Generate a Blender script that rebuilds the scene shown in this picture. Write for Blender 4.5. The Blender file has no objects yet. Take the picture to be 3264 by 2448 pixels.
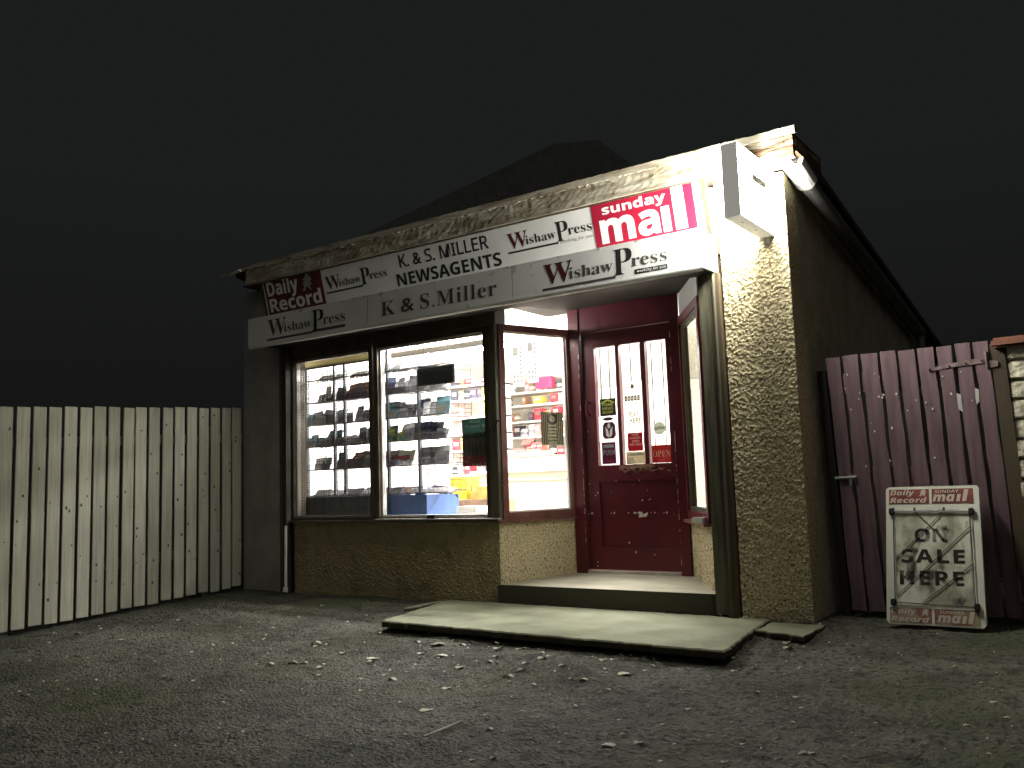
import bpy, bmesh, math, random
from mathutils import Vector, Matrix, noise
random.seed(7)
C = bpy.context.scene
COL = C.collection
PI = math.pi

# ------------------------------------------------------------------ camera, sky, exposure
CAM = (6.8879, -5.4271, 0.8602); YAW, PITCH, ROLL = 0.6106, 0.1124, -0.0334
_f = Vector((-math.sin(YAW)*math.cos(PITCH), math.cos(YAW)*math.cos(PITCH), math.sin(PITCH)))
_r = Vector((math.cos(YAW), math.sin(YAW), 0)); _u = _r.cross(_f)
_r2 = _r*math.cos(ROLL)+_u*math.sin(ROLL); _u2 = -_r*math.sin(ROLL)+_u*math.cos(ROLL)
cam = bpy.data.cameras.new('camera'); cam.sensor_width = 36; cam.lens = 36*2854.5/3264
cam.clip_start = .05; cam.clip_end = 500
co = bpy.data.objects.new('camera', cam); COL.objects.link(co)
M = Matrix.Identity(4)
for i in range(3):
    M[i][0] = _r2[i]; M[i][1] = _u2[i]; M[i][2] = -_f[i]; M[i][3] = CAM[i]
co.matrix_world = M; C.camera = co

W = bpy.data.worlds.new('World'); C.world = W; W.use_nodes = True
nt = W.node_tree; bg = nt.nodes['Background']
tc = nt.nodes.new('ShaderNodeTexCoord'); sx = nt.nodes.new('ShaderNodeSeparateXYZ')
rp = nt.nodes.new('ShaderNodeValToRGB')
nt.links.new(tc.outputs['Generated'], sx.inputs[0]); nt.links.new(sx.outputs['Z'], rp.inputs[0])
rp.color_ramp.elements[0].position = 0.02; rp.color_ramp.elements[0].color = (.0058, .0062, .0056, 1)
rp.color_ramp.elements[1].position = .32; rp.color_ramp.elements[1].color = (.0112, .0119, .0120, 1)
nt.links.new(rp.outputs[0], bg.inputs[0]); bg.inputs[1].default_value = 1.0

SUN = bpy.data.lights.new('front_fill', 'SUN'); SUN.energy = .11; SUN.angle = math.radians(50); SUN.color = (1, .93, .8)  # soft fill added from the street side to lift the dark frontage
so = bpy.data.objects.new('front_fill', SUN); COL.objects.link(so)
so.rotation_euler = Vector((-.35, .75, -.55)).to_track_quat('-Z', 'Y').to_euler()
SIGN_L = 112.0      # projecting lightbox
ROOM_W = 190.0       # each strip light in the shop
C.view_settings.view_transform = 'Standard'; C.view_settings.look = 'None'
C.view_settings.exposure = 0.0; C.view_settings.gamma = 1.0
C.cycles.use_denoising = True
C.cycles.caustics_reflective = False; C.cycles.caustics_refractive = False
C.cycles.max_bounces = 8

# ------------------------------------------------------------------ materials
def mat(name, col, rough=.7, col2=None, scale=4, thr=(.4, .65), bump=0, bscale=40, bdist=.01, stretch=(1, 1, 1),
        metal=0, spec=.35, col3=None, scale3=20, thr3=(.6, .68), emit=None, estr=0, detail=6):
    m = bpy.data.materials.new(name); m.use_nodes = True
    n = m.node_tree.nodes; l = m.node_tree.links; b = n['Principled BSDF']
    b.inputs['Base Color'].default_value = (*col, 1); b.inputs['Roughness'].default_value = rough
    b.inputs['Metallic'].default_value = metal; b.inputs['Specular IOR Level'].default_value = spec
    t = n.new('ShaderNodeTexCoord'); mp = n.new('ShaderNodeMapping'); mp.inputs['Scale'].default_value = stretch
    l.new(t.outputs['Object'], mp.inputs[0])
    out = None
    def layer(prev, c, sc, th):
        ns = n.new('ShaderNodeTexNoise'); ns.inputs['Scale'].default_value = sc; ns.inputs['Detail'].default_value = detail
        l.new(mp.outputs[0], ns.inputs['Vector'])
        r = n.new('ShaderNodeValToRGB'); r.color_ramp.elements[0].position = th[0]; r.color_ramp.elements[1].position = th[1]
        l.new(ns.outputs[0], r.inputs[0])
        mx = n.new('ShaderNodeMix'); mx.data_type = 'RGBA'; l.new(r.outputs[0], mx.inputs[0])
        if prev is None: mx.inputs[6].default_value = (*col, 1)
        else: l.new(prev, mx.inputs[6])
        mx.inputs[7].default_value = (*c, 1)
        return mx.outputs[2]
    if col2: out = layer(out, col2, scale, thr)
    if col3: out = layer(out, col3, scale3, thr3)
    if out is not None: l.new(out, b.inputs['Base Color'])
    if bump:
        ns = n.new('ShaderNodeTexNoise'); ns.inputs['Scale'].default_value = bscale; ns.inputs['Detail'].default_value = 4
        l.new(mp.outputs[0], ns.inputs['Vector'])
        bp = n.new('ShaderNodeBump'); bp.inputs['Strength'].default_value = bump; bp.inputs['Distance'].default_value = bdist
        l.new(ns.outputs[0], bp.inputs['Height']); l.new(bp.outputs[0], b.inputs['Normal'])
    if emit:
        b.inputs['Emission Color'].default_value = (*emit, 1); b.inputs['Emission Strength'].default_value = estr
    return m

def glass(name, gl=.1, tint=(1, 1, 1)):
    m = bpy.data.materials.new(name); m.use_nodes = True
    n = m.node_tree.nodes; l = m.node_tree.links
    n.remove(n['Principled BSDF']); o = n['Material Output']
    tr = n.new('ShaderNodeBsdfTransparent'); tr.inputs[0].default_value = (*tint, 1)
    g = n.new('ShaderNodeBsdfGlossy'); g.inputs['Roughness'].default_value = .03
    mx = n.new('ShaderNodeMixShader'); lw = n.new('ShaderNodeLayerWeight'); lw.inputs[0].default_value = .5
    pw = n.new('ShaderNodeMath'); pw.operation = 'POWER'; pw.inputs[1].default_value = 5; l.new(lw.outputs['Facing'], pw.inputs[0])
    ma = n.new('ShaderNodeMath'); ma.operation = 'MULTIPLY_ADD'; ma.inputs[1].default_value = .85; ma.inputs[2].default_value = .035
    l.new(pw.outputs[0], ma.inputs[0]); l.new(ma.outputs[0], mx.inputs[0]); l.new(tr.outputs[0], mx.inputs[1]); l.new(g.outputs[0], mx.inputs[2])
    l.new(mx.outputs[0], o.inputs[0]); return m

def thin(name, col, tl=.55):
    m = bpy.data.materials.new(name); m.use_nodes = True
    n = m.node_tree.nodes; l = m.node_tree.links; n.remove(n['Principled BSDF']); o = n['Material Output']
    a = n.new('ShaderNodeBsdfDiffuse'); a.inputs[0].default_value = (*col, 1)
    t = n.new('ShaderNodeBsdfTranslucent'); t.inputs[0].default_value = (*col, 1)
    mx = n.new('ShaderNodeMixShader'); mx.inputs[0].default_value = tl
    l.new(a.outputs[0], mx.inputs[1]); l.new(t.outputs[0], mx.inputs[2]); l.new(mx.outputs[0], o.inputs[0]); return m
K = {}
K['roughcast'] = mat('roughcast', (.74, .65, .43), .9, (.50, .43, .27), 120, (.40, .60), bump=.4, bscale=170, bdist=.006, col3=(.08, .062, .03), scale3=75, thr3=(.55, .68), spec=.04)
K['roughcast_shaded'] = mat('shaded_roughcast', (.40, .34, .19), .9, (.27, .22, .12), 120, (.38, .62), bump=.4, bscale=170, bdist=.006, col3=(.20, .165, .09), scale3=6, thr3=(.5, .75), spec=.04)  # same roughcast made darker: the front riser's shade is in the colour
K['roughcast_side'] = mat('roughcast_side', (.66, .62, .45), .9, (.50, .47, .33), 5, bump=1, bscale=60, bdist=.02)
K['greypaint'] = mat('dull_grey_render', (.34, .33, .31), .85, (.26, .25, .23), 4, bump=.3, bscale=60)
K['darkwood'] = mat('dark_brown_wood', (.055, .04, .026), .55, (.10, .075, .045), 5, stretch=(1, 1, .2), bump=.2, bscale=60)
K['greenwood'] = mat('drab_olive_paint', (.115, .108, .072), .5, (.06, .055, .036), 6, stretch=(6, 6, .5), bump=.2)
K['maroon'] = mat('maroon_gloss', (.108, .009, .017), .36, (.072, .006, .011), 3, spec=.5, col3=(.45, .36, .33), scale3=26, thr3=(.735, .75), bump=.15, bscale=25, stretch=(1, 1, .6))
K['maroon2'] = mat('worn_maroon_frame', (.17, .02, .03), .4, (.10, .012, .018), 4, col3=(.42, .32, .27), scale3=18, thr3=(.66, .69), stretch=(2, 2, .4), bump=.2, bscale=30)
K['brownred'] = mat('brown_red_frame', (.22, .10, .085), .5, (.15, .06, .05), 6, col3=(.5, .42, .36), scale3=24, thr3=(.68, .72), bump=.2)
K['barewood'] = mat('bare_wood', (.30, .17, .11), .8, (.16, .07, .05), 30, stretch=(1, 1, 3))
K['fascia'] = mat('flaking_cream_fascia', (.44, .40, .31), .8, (.26, .22, .15), 3.2, (.46, .6), stretch=(1, 1, 7), col3=(.11, .08, .055), scale3=5, thr3=(.63, .69), bump=.12, bscale=5, bdist=.01)
K['fascia_bare'] = mat('bare_brown_fascia', (.13, .075, .04), .8, (.42, .36, .27), 4, (.5, .6), stretch=(1, 1, 8), col3=(.2, .03, .03), scale3=7, thr3=(.6, .65), bump=.8, bscale=14, bdist=.02)
K['felt'] = mat('roof_felt', (.05, .05, .045), .9, (.11, .1, .085), 9, bump=.6, bscale=40)
K['boardwhite'] = mat('sign_board_white', (.80, .80, .77), .45, (.72, .715, .68), 3, (.45, .7))
K['panelgrey'] = mat('aluminium_panel_white', (.80, .80, .77), .4, (.72, .715, .68), 2.5, (.45, .7), col3=(.33, .32, .29), scale3=9, thr3=(.66, .74))
K['whitepaint'] = mat('weathered_white_paint', (.50, .49, .45), .6, (.36, .34, .30), 6, col3=(.28, .25, .2), scale3=14, thr3=(.62, .7), stretch=(1, 1, .4), bump=.3, bscale=30)
K['lettering'] = mat('black_lettering', (.02, .02, .02), .5)
K['lettering_brown'] = mat('dark_red_lettering', (.075, .014, .014), .5)
K['lettering_grey'] = mat('faded_lettering', (.07, .065, .06), .6)
K['lettering_pale'] = mat('pale_grey_lettering', (.3, .3, .28), .6)
K['red'] = mat('sign_red', (.34, .012, .036), .4, (.31, .011, .033), 3)
K['red_dull'] = mat('dull_red_panel', (.14, .030, .030), .5, (.10, .022, .022), 4)
K['signwhite'] = mat('white_lettering', (.80, .79, .76), .5)
K['signcase'] = mat('translucent_sign_case', (.5, .5, .46), .5, emit=(1, .97, .86), estr=.25)
K['greymetal'] = mat('grey_sheet_metal', (.27, .27, .25), .45, (.2, .2, .18), 5, metal=.3)
K['slot'] = mat('black_slot', (.01, .01, .01), .6)
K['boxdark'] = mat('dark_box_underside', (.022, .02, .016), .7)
for _i, _c in enumerate(((.405, .40, .31), (.345, .345, .262), (.46, .455, .355))):
    K['fence%d' % _i] = mat('pale_new_timber', _c, .75, tuple(v*.72 for v in _c), 2.2, (.36, .70), stretch=(22, 22, 1.0), col3=(.17, .165, .11), scale3=1.5, thr3=(.70, .82), bump=.3, bscale=9)
K['knot'] = mat('timber_knot', (.06, .055, .035), .8)
K['fencerail'] = mat('weathered_timber_rail', (.10, .095, .065), .8)
K['gate'] = mat('purple_brown_gate_paint', (.185, .118, .128), .6, (.125, .078, .086), 4, stretch=(7, 7, .8), col3=(.35, .29, .27), scale3=30, thr3=(.755, .775), bump=.25, bscale=30)
K['gatemetal'] = mat('painted_hinge', (.28, .22, .21), .5, (.14, .09, .09), 20, metal=.2)
K['steel'] = mat('galvanised_steel', (.4, .4, .38), .4, (.25, .25, .23), 12, metal=.6)
K['brick'] = mat('pale_rough_brick', (.72, .68, .52), .9, (.56, .52, .39), 9, bump=.9, bscale=26, bdist=.02, col3=(.14, .12, .08), scale3=22, thr3=(.66, .72))
K['mortar'] = mat('dark_mortar', (.16, .14, .1), .95, bump=.6, bscale=60)
K['coping'] = mat('terracotta_coping', (.26, .11, .07), .8, (.18, .07, .05), 8, bump=.4, bscale=40)
K['slab'] = mat('concrete_slab', (.345, .36, .245), .9, (.23, .24, .155), 3.5, (.40, .72), bump=.35, bscale=70, bdist=.006, col3=(.18, .18, .12), scale3=18, thr3=(.70, .76))
K['concrete_shade'] = mat('shaded_concrete', (.06, .058, .038), .95, bump=.5, bscale=50)  # near-black concrete: shade on the slab and step sides put into the colour
K['stepfloor'] = mat('painted_step', (.50, .47, .36), .7, (.40, .37, .28), 3, (.4, .7), stretch=(1, 3, 1), bump=.15, bscale=50)
K['tarmac'] = mat('tarmac', (.138, .138, .106), .85, (.062, .064, .046), 2.6, (.38, .66), bump=1, bscale=62, bdist=.022, col3=(.026, .027, .021), scale3=34, thr3=(.50, .64), detail=10)
_n = K['tarmac'].node_tree.nodes; _l = K['tarmac'].node_tree.links
_p = _n['Principled BSDF']; _src = _p.inputs['Base Color'].links[0].from_socket
_tc = _n.new('ShaderNodeTexCoord')
def _lay(src, sc, a, b, colr, fac):
    ns = _n.new('ShaderNodeTexNoise'); ns.inputs['Scale'].default_value = sc; ns.inputs['Detail'].default_value = 5; _l.new(_tc.outputs['Object'], ns.inputs['Vector'])
    r = _n.new('ShaderNodeValToRGB'); r.color_ramp.elements[0].position = a; r.color_ramp.elements[1].position = b
    r.color_ramp.elements[1].color = (fac, fac, fac, 1); _l.new(ns.outputs[0], r.inputs[0])
    m = _n.new('ShaderNodeMix'); m.data_type = 'RGBA'; _l.new(r.outputs[0], m.inputs[0]); _l.new(src, m.inputs[6]); m.inputs[7].default_value = (*colr, 1); return m.outputs[2]
_src = _lay(_src, 95, .60, .70, (.26, .26, .22), .8)       # pale aggregate
_src = _lay(_src, .9, .50, .68, (.055, .065, .022), .65)   # moss patches
_src = _lay(_src, 6, .60, .66, (.03, .03, .026), .7)       # oil and damp
_l.new(_src, _p.inputs['Base Color'])
K['roomwhite'] = mat('white_emulsion', (.82, .80, .75), .8, (.78, .76, .70), 3)
K['ceiling'] = mat('ceiling_boards', (.84, .82, .77), .7)
K['creamlaminate'] = mat('cream_laminate', (.70, .60, .52), .5, (.66, .56, .48), 3)
K['roomfloor'] = mat('shop_lino', (.42, .36, .3), .6, (.36, .3, .25), 8)
K['wire'] = mat('dark_wire', (.05, .05, .055), .5, metal=.3)
K['rackpost'] = mat('grey_rack_post', (.12, .13, .14), .5, metal=.3)
K['bluebin'] = mat('blue_plastic', (.06, .12, .30), .45, (.05, .10, .26), 4)
K['yellowboard'] = mat('cream_yellow_board', (.60, .56, .28), .6)
K['plasticwhite'] = mat('white_plastic', (.75, .75, .72), .4)
K['glass'] = glass('window_glass')
K['glassgrey'] = glass('dusty_glass', tint=(.8, .83, .78))
K['tube'] = mat('fluorescent_tube', (.9, .9, .9), .5, emit=(1, .98, .95), estr=330)
K['face'] = mat('lit_acrylic_face', (.8, .8, .78), .4, emit=(1, .99, .91), estr=SIGN_L)
K['leaf'] = mat('pale_dead_leaf', (.66, .65, .50), .7, (.46, .45, .32), 30)
K['leafdark'] = mat('brown_dead_leaf', (.40, .38, .27), .8, (.26, .24, .16), 30)
K['chip'] = mat('white_chip', (.75, .74, .65), .7, (.58, .56, .48), 40)
K['housedark'] = mat('dark_render', (.25, .25, .23), .9, (.2, .2, .18), 2)
K['slate'] = mat('slate', (.2, .205, .21), .8, (.15, .155, .16), 6)
K['paper'] = thin('white_paper', (.85, .82, .77))
K['filmwhite'] = thin('white_film', (.8, .78, .78), .6)
K['posterboard'] = mat('stained_poster', (.74, .74, .60), .6, (.34, .34, .24), 7, (.44, .62), col3=(.06, .06, .04), scale3=11, thr3=(.54, .66), stretch=(1.3, 1, .8))
K['abwhite'] = mat('grubby_white_plastic', (.76, .76, .64), .5, (.66, .66, .54), 5, (.4, .7), col3=(.2, .2, .14), scale3=14, thr3=(.70, .76))
K['abred'] = mat('faded_red_header', (.30, .075, .06), .6, (.14, .03, .025), 8)
K['abredworn'] = mat('worn_red_footer', (.27, .12, .08), .7, (.35, .28, .19), 10, (.45, .6), col3=(.09, .06, .04), scale3=16, thr3=(.6, .7))
K['abtext'] = mat('worn_black_print', (.012, .012, .01), .6, (.26, .26, .18), 11, (.57, .62))
K['cream_text'] = mat('cream_print', (.62, .52, .42), .6)
def flat(name, c, r=.6): 
    if name not in K: K[name] = mat(name, c, r, tuple(x*.72 for x in c), 14, (.42, .6))
    return K[name]

def thinflat(name, c):
    if name not in K: K[name] = thin(name, c, .5)
    return K[name]
# ------------------------------------------------------------------ mesh builder
_tc = {}
def text_geo(s, off=0.0, space=1.0):
    key = (s, off, space)
    if key not in _tc:
        c = bpy.data.curves.new('t', 'FONT'); c.body = s; c.size = 1; c.offset = off; c.space_character = space
        c.resolution_u = 4
        o = bpy.data.objects.new('t', c); COL.objects.link(o)
        bpy.context.view_layer.update()
        me = bpy.data.meshes.new_from_object(o.evaluated_get(bpy.context.evaluated_depsgraph_get()))
        vs = [tuple(v.co) for v in me.vertices]; fs = [tuple(p.vertices) for p in me.polygons]
        bpy.data.objects.remove(o); bpy.data.curves.remove(c); bpy.data.meshes.remove(me)
        _tc[key] = (vs, fs)
    return _tc[key]
def _m(s, A, a):
    return ''.join(chr(A+ord(c)-65) if 'A' <= c <= 'Z' else chr(a+ord(c)-97) if 'a' <= c <= 'z' else c for c in s)
serif = lambda s: _m(s, 0x1D400, 0x1D41A)
sansb = lambda s: _m(s, 0x1D5D4, 0x1D5EE)
sansbi = lambda s: _m(s, 0x1D63C, 0x1D656)
ital = lambda s: _m(s, 0x1D468, 0x1D482)

class MB:
    def __init__(s): s.v = []; s.f = []; s.mi = []; s.mats = []
    def m(s, k):
        k = K[k] if isinstance(k, str) else k
        if k not in s.mats: s.mats.append(k)
        return s.mats.index(k)
    def add(s, vs, fs, k):
        i = len(s.v); s.v += [tuple(v) for v in vs]; mi = s.m(k)
        for f in fs: s.f.append(tuple(i+j for j in f)); s.mi.append(mi)
    def box(s, x0, x1, y0, y1, z0, z1, k, T=None, bev=0):
        if bev:
            bm = bmesh.new(); bmesh.ops.create_cube(bm, size=1)
            for v in bm.verts: v.co = Vector(((x0+x1)/2+v.co.x*(x1-x0), (y0+y1)/2+v.co.y*(y1-y0), (z0+z1)/2+v.co.z*(z1-z0)))
            bmesh.ops.bevel(bm, geom=bm.edges[:], offset=bev, segments=2, affect='EDGES')
            vs = [v.co.copy() for v in bm.verts]; bm.verts.index_update(); fs = [[v.index for v in f.verts] for f in bm.faces]; bm.free()
        else:
            vs = [Vector(p) for p in ((x0,y0,z0),(x1,y0,z0),(x1,y1,z0),(x0,y1,z0),(x0,y0,z1),(x1,y0,z1),(x1,y1,z1),(x0,y1,z1))]
            fs = [(3,2,1,0),(4,5,6,7),(0,1,5,4),(1,2,6,5),(2,3,7,6),(3,0,4,7)]
        if T: vs = [T @ v for v in vs]
        s.add(vs, fs, k)
    def prism(s, poly, k, fn, d0, d1):
        n = len(poly)
        vs = [fn(u, v, d0) for u, v in poly]+[fn(u, v, d1) for u, v in poly]
        fs = [tuple(range(n)), tuple(range(2*n-1, n-1, -1))]+[(i, i+n, (i+1) % n+n, (i+1) % n) for i in range(n)]
        s.add(vs, fs, k)
    def tube(s, pts, r, k, n=8, cap=True):
        pts = [Vector(p) for p in pts]; vs = []; fs = []
        for i, p in enumerate(pts):
            d = (pts[min(i+1, len(pts)-1)]-pts[max(i-1, 0)]).normalized()
            a = d.cross(Vector((0, 0, 1)) if abs(d.z) < .9 else Vector((1, 0, 0))).normalized(); b = d.cross(a)
            rr = r[i] if isinstance(r, (list, tuple)) else r
            for j in range(n):
                t = 2*PI*j/n; vs.append(p+a*math.cos(t)*rr+b*math.sin(t)*rr)
        for i in range(len(pts)-1):
            for j in range(n): fs.append((i*n+j, i*n+(j+1) % n, (i+1)*n+(j+1) % n, (i+1)*n+j))
        if cap: fs += [tuple(range(n))[::-1], tuple(range((len(pts)-1)*n, len(pts)*n))]
        s.add(vs, fs, k)
    def text(s, t, u0, u1, v0, v1, fn, d, k, off=0, slant=0, space=1, bbox=True):
        vs, fs = text_geo(t, off, space)
        if not vs: return
        a0 = min(v[0] for v in vs); a1 = max(v[0] for v in vs); b0 = min(v[1] for v in vs); b1 = max(v[1] for v in vs)
        out = []
        for v in vs:
            p = (v[0]-a0)/(a1-a0); q = (v[1]-b0)/(b1-b0); vv = v0+q*(v1-v0)
            out.append(fn(u0+p*(u1-u0)+slant*(vv-v0), vv, d))
        s.add(out, fs, k)
    def grid(s, fn, nu, nv, k):
        vs = [fn(i/nu, j/nv) for j in range(nv+1) for i in range(nu+1)]
        w = nu+1
        fs = [(j*w+i, j*w+i+1, (j+1)*w+i+1, (j+1)*w+i) for j in range(nv) for i in range(nu)]
        s.add(vs, fs, k)
    def build(s, name, parent=None, smooth=False):
        me = bpy.data.meshes.new(name); me.from_pydata(s.v, [], s.f)
        for k in s.mats: me.materials.append(k)
        me.polygons.foreach_set('material_index', s.mi)
        if smooth: me.polygons.foreach_set('use_smooth', [True]*len(s.f))
        me.update(); bm = bmesh.new(); bm.from_mesh(me)
        if not smooth: bmesh.ops.recalc_face_normals(bm, faces=bm.faces); bm.to_mesh(me)
        bm.free()
        o = bpy.data.objects.new(name, me); COL.objects.link(o)
        if parent:
            o.parent = parent
            r = parent
            L = parent.location if parent.type == 'EMPTY' else Vector((0, 0, 0))
            o.matrix_parent_inverse = Matrix.Translation(-L)
        return o
def thing(name, label, cat, loc=(0, 0, 0), group=None):
    o = bpy.data.objects.new(name, None); COL.objects.link(o); o.location = loc; o.empty_display_size = .1
    return tag(o, label, cat, group)
def tag(o, label, cat, group=None):
    o['label'] = label; o['category'] = cat
    if group: o['group'] = group
    return o
def XZ(y):           # facade-parallel plane: u = x, v = z, depth d towards the street
    return lambda u, v, d: Vector((u, y-d, v))
def frame_of(mb, fn, u0, u1, v0, v1, w, d0, d1, k):   # four butted bars
    for a in ((u0, u1, v0, v0+w), (u0, u1, v1-w, v1), (u0, u0+w, v0+w, v1-w), (u1-w, u1, v0+w, v1-w)):
        mb.prism([(a[0], a[2]), (a[1], a[2]), (a[1], a[3]), (a[0], a[3])], k, fn, d0, d1)
def rect(mb, fn, u0, u1, v0, v1, d, k):
    mb.add([fn(u0, v0, d), fn(u1, v0, d), fn(u1, v1, d), fn(u0, v1, d)], [(0, 1, 2, 3)], k)
def slabrect(mb, fn, u0, u1, v0, v1, d0, d1, k):
    mb.prism([(u0, v0), (u1, v0), (u1, v1), (u0, v1)], k, fn, d0, d1)

# ------------------------------------------------------------------ ground
GS = .052
def gz(x, y): return GS*min(y, 0)
def gh(x, y):
    return gz(x, y)-.012+.012*noise.noise((x*2.2, y*2.2, 0))+.008*noise.noise((x*9, y*9, 3))+.008*noise.noise((x*30, y*30, 5))+.005*noise.noise((x*75, y*75, 8))
def axis(segs):
    out = []
    for a, b, st in segs:
        n = max(1, round((b-a)/st)); out += [a+(b-a)*i/n for i in range(n)]
    return out+[segs[-1][1]]
xs = axis([(-60, -4, 8), (-4, .2, .25), (.2, 7.2, .022), (7.2, 9, .3), (9, 60, 8)])
ys = axis([(-40, -6, 4), (-6, -4, .2), (-4, .4, .022), (.4, 4, .4), (4, 80, 10)])
vs = []
for y in ys:
    for x in xs:
        h = gz(x, y)
        if .2 <= x <= 7.2 and -4 <= y <= .4:
            h += .012*noise.noise((x*2.2, y*2.2, 0))+.008*noise.noise((x*9, y*9, 3))+.008*noise.noise((x*30, y*30, 5))+.005*noise.noise((x*75, y*75, 8))
        vs.append((x, y, h-.012))
w_ = len(xs)
g = MB(); g.add(vs, [(j*w_+i, j*w_+i+1, (j+1)*w_+i+1, (j+1)*w_+i) for j in range(len(ys)-1) for i in range(w_-1)], 'tarmac')
go = g.build('ground', smooth=True); go['kind'] = 'structure'

# ------------------------------------------------------------------ the shop building
shop = thing('corner_shop', 'small roughcast newsagent shop with maroon door and brightly lit windows', 'shop', (2.6, .6, 0))
def rough(mb, P0, U, V, N, Wd, H, step=.0075, amp=.0115, k='roughcast', seed=0):
    P0, U, V, N = map(Vector, (P0, U, V, N)); nu, nv = max(2, int(Wd/step)), max(2, int(H/step))
    def fn(a, b):
        p = P0+U*(a*Wd)+V*(b*H)
        q = p+Vector((seed, 0, 0))
        h = 1.7*(.42-noise.voronoi(q*52)[0][0])+.45*noise.noise(q*100)+.3*noise.noise(q*11)
        h = max(-.6, h)
        return p+N*(h*amp)
    mb.grid(fn, nu, nv, k)
def rough_wall(name, P0, U, V, N, Wd, H, thick, **kw):
    mb = MB(); rough(mb, P0, U, V, N, Wd, H, **kw)
    P0, U, V, N = map(Vector, (P0, U, V, N)); e = .012
    k = kw.get('k', 'roughcast')
    a = [P0+U*x+V*z-N*d for d in (e, thick) for x, z in ((0, 0), (Wd, 0), (Wd, H), (0, H))]
    mb.add(a, [(0, 1, 2, 3), (7, 6, 5, 4), (0, 4, 5, 1), (1, 5, 6, 2), (2, 6, 7, 3), (3, 7, 4, 0)], k)
    return mb.build(name, shop, smooth=False)
X, Y_, Z = (1, 0, 0), (0, 1, 0), (0, 0, 1)
# right pier, wall between sign and eaves, left pier
rough_wall('roughcast_wall', (4.77, 0, -.05), X, Z, (0, -1, 0), .435, 2.47, .2, seed=3)
rough_wall('roughcast_wall', (5.0, 0, 2.42), X, Z, (0, -1, 0), .205, .33, .2, seed=5)
rough_wall('roughcast_wall', (.67, .02, -.05), X, Z, (0, -1, 0), 2.245, .645, .12, seed=9, amp=.008, k='roughcast_shaded')
b = MB(); b.box(0, .55, 0, .2, -.05, 2.76, 'greypaint'); b.build('render_pier', shop)
# stall risers on the two splayed returns
def riser(p, q, z0, z1, seed):
    p, q = Vector((*p, 0)), Vector((*q, 0)); d = (q-p); L = d.length; d.normalize(); n = Vector((d.y, -d.x, 0))
    rough_wall('roughcast_riser', p+Vector((0, 0, z0)), d, Z, n, L, z1-z0, .08, seed=seed, amp=.008)
LR0, LR1 = (2.92, .02), (3.165, .72)
RR0, RR1 = (4.135, .72), (4.60, .02)
riser(LR0, LR1, .10, .605, 11); riser(RR0, RR1, .10, .57, 13)
# side wall, sloping top
b = MB()
sw = [(.203, -.05), (4.6, -.05), (4.6, 1.98), (.203, 2.765)]
b.prism(sw, 'roughcast_side', lambda u, v, d: Vector((5.2-d, u, v)), .004, .2)
b.build('side_wall', shop)
b = MB()
b.box(0, .2, .2, 4.4, -.05, 2.0, 'greypaint'); b.box(.0, 5.0, 4.4, 4.6, -.05, 1.98, 'greypaint'); b.build('back_wall', shop)
# white painted boards beside the sign
b = MB()
for i in range(3): b.box(4.75+.085*i, 4.83+.085*i, -.004-.003*(i % 2), .1, 2.421, 2.762, 'whitepaint')
b.build('painted_boarding', shop)
b = MB(); b.box(.2, .44, -.003, .15, 2.40, 2.76, 'greypaint'); b.build('render_panel', shop)
b = MB(); b.box(4.618, 4.7795, .03, .16, -.05, 2.30, 'darkwood'); b.build('door_light_block', shop)  # box added behind the rail to stop room light leaking past the pier
b = MB(); b.box(.552, .668, .03, .16, -.05, 2.30, 'darkwood'); b.build('window_light_block', shop)  # added blocker, keeps room light from leaking between left pier and riser
# roof, fascia, soffit
b = MB()
rf = [(-.19, 2.905), (4.75, 2.02), (4.75, 1.98), (-.19, 2.865)]
b.prism(rf, 'felt', lambda u, v, d: Vector((d, u, v)), .12, 5.34)
b.build('roof', shop)
b = MB()
def fas(a, c):
    x = .28+a*(4.72); z = 2.765+c*.135
    return Vector((x, -.2-.006*noise.noise((x*6, z*30, 1))-.004*noise.noise((x*25, z*60, 2)), z+.006*noise.noise((x*8, 4, 2))*(1 if c in (0, 1) else 0)))
b.grid(fas, 300, 8, 'fascia'); b.box(.28, 5.0, -.19, -.165, 2.768, 2.9, 'fascia')
b.build('fascia_board', shop)
b = MB()
def fas2(a, c):
    x = 5.003+a*.335; z = 2.757+c*.15
    return Vector((x, -.203-.008*noise.noise((x*9, z*40, 1))-.005*noise.noise((x*30, z*80, 2)), z))
b.grid(fas2, 30, 8, 'fascia_bare'); b.box(5.003, 5.338, -.19, -.165, 2.757, 2.907, 'fascia_bare')
b.box(5.315, 5.345, -.163, .35, 2.80, 2.90, 'fascia_bare', Matrix.Rotation(-.0, 4, 'X'))
b.build('fascia_end', shop)
b = MB()
n_ = 260
prof = []
for i in range(n_+1):
    x = .22+5.14*i/n_
    lo = 2.898-.010*abs(noise.noise((x*14, 0, 0)))-.016*max(0, noise.noise((x*31, 1, 0)))
    hi = 2.938+.006*noise.noise((x*17, 2, 0))+.004*noise.noise((x*60, 3, 0))
    if x < .5: hi -= .02*(.5-x)/.28; lo += .01
    prof.append((x, lo, hi))
vs = []
for x, lo, hi in prof: vs += [(x, -.222, lo), (x, -.226, hi), (x, -.17, hi-.004), (x, -.205, lo)]
fs = []
for i in range(n_):
    for j in range(4): fs.append((i*4+j, i*4+(j+1) % 4, i*4+4+(j+1) % 4, i*4+4+j))
fs += [(0, 1, 2, 3), (n_*4+3, n_*4+2, n_*4+1, n_*4)]
b.add(vs, fs, 'fascia'); b.build('eaves_trim', shop)
b = MB(); b.tube([(-.03, -.24, 2.89), (.1, -.235, 2.893), (.24, -.23, 2.91)], [.012, .016, .014], 'fascia'); b.build('broken_gutter_end', shop)
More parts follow.
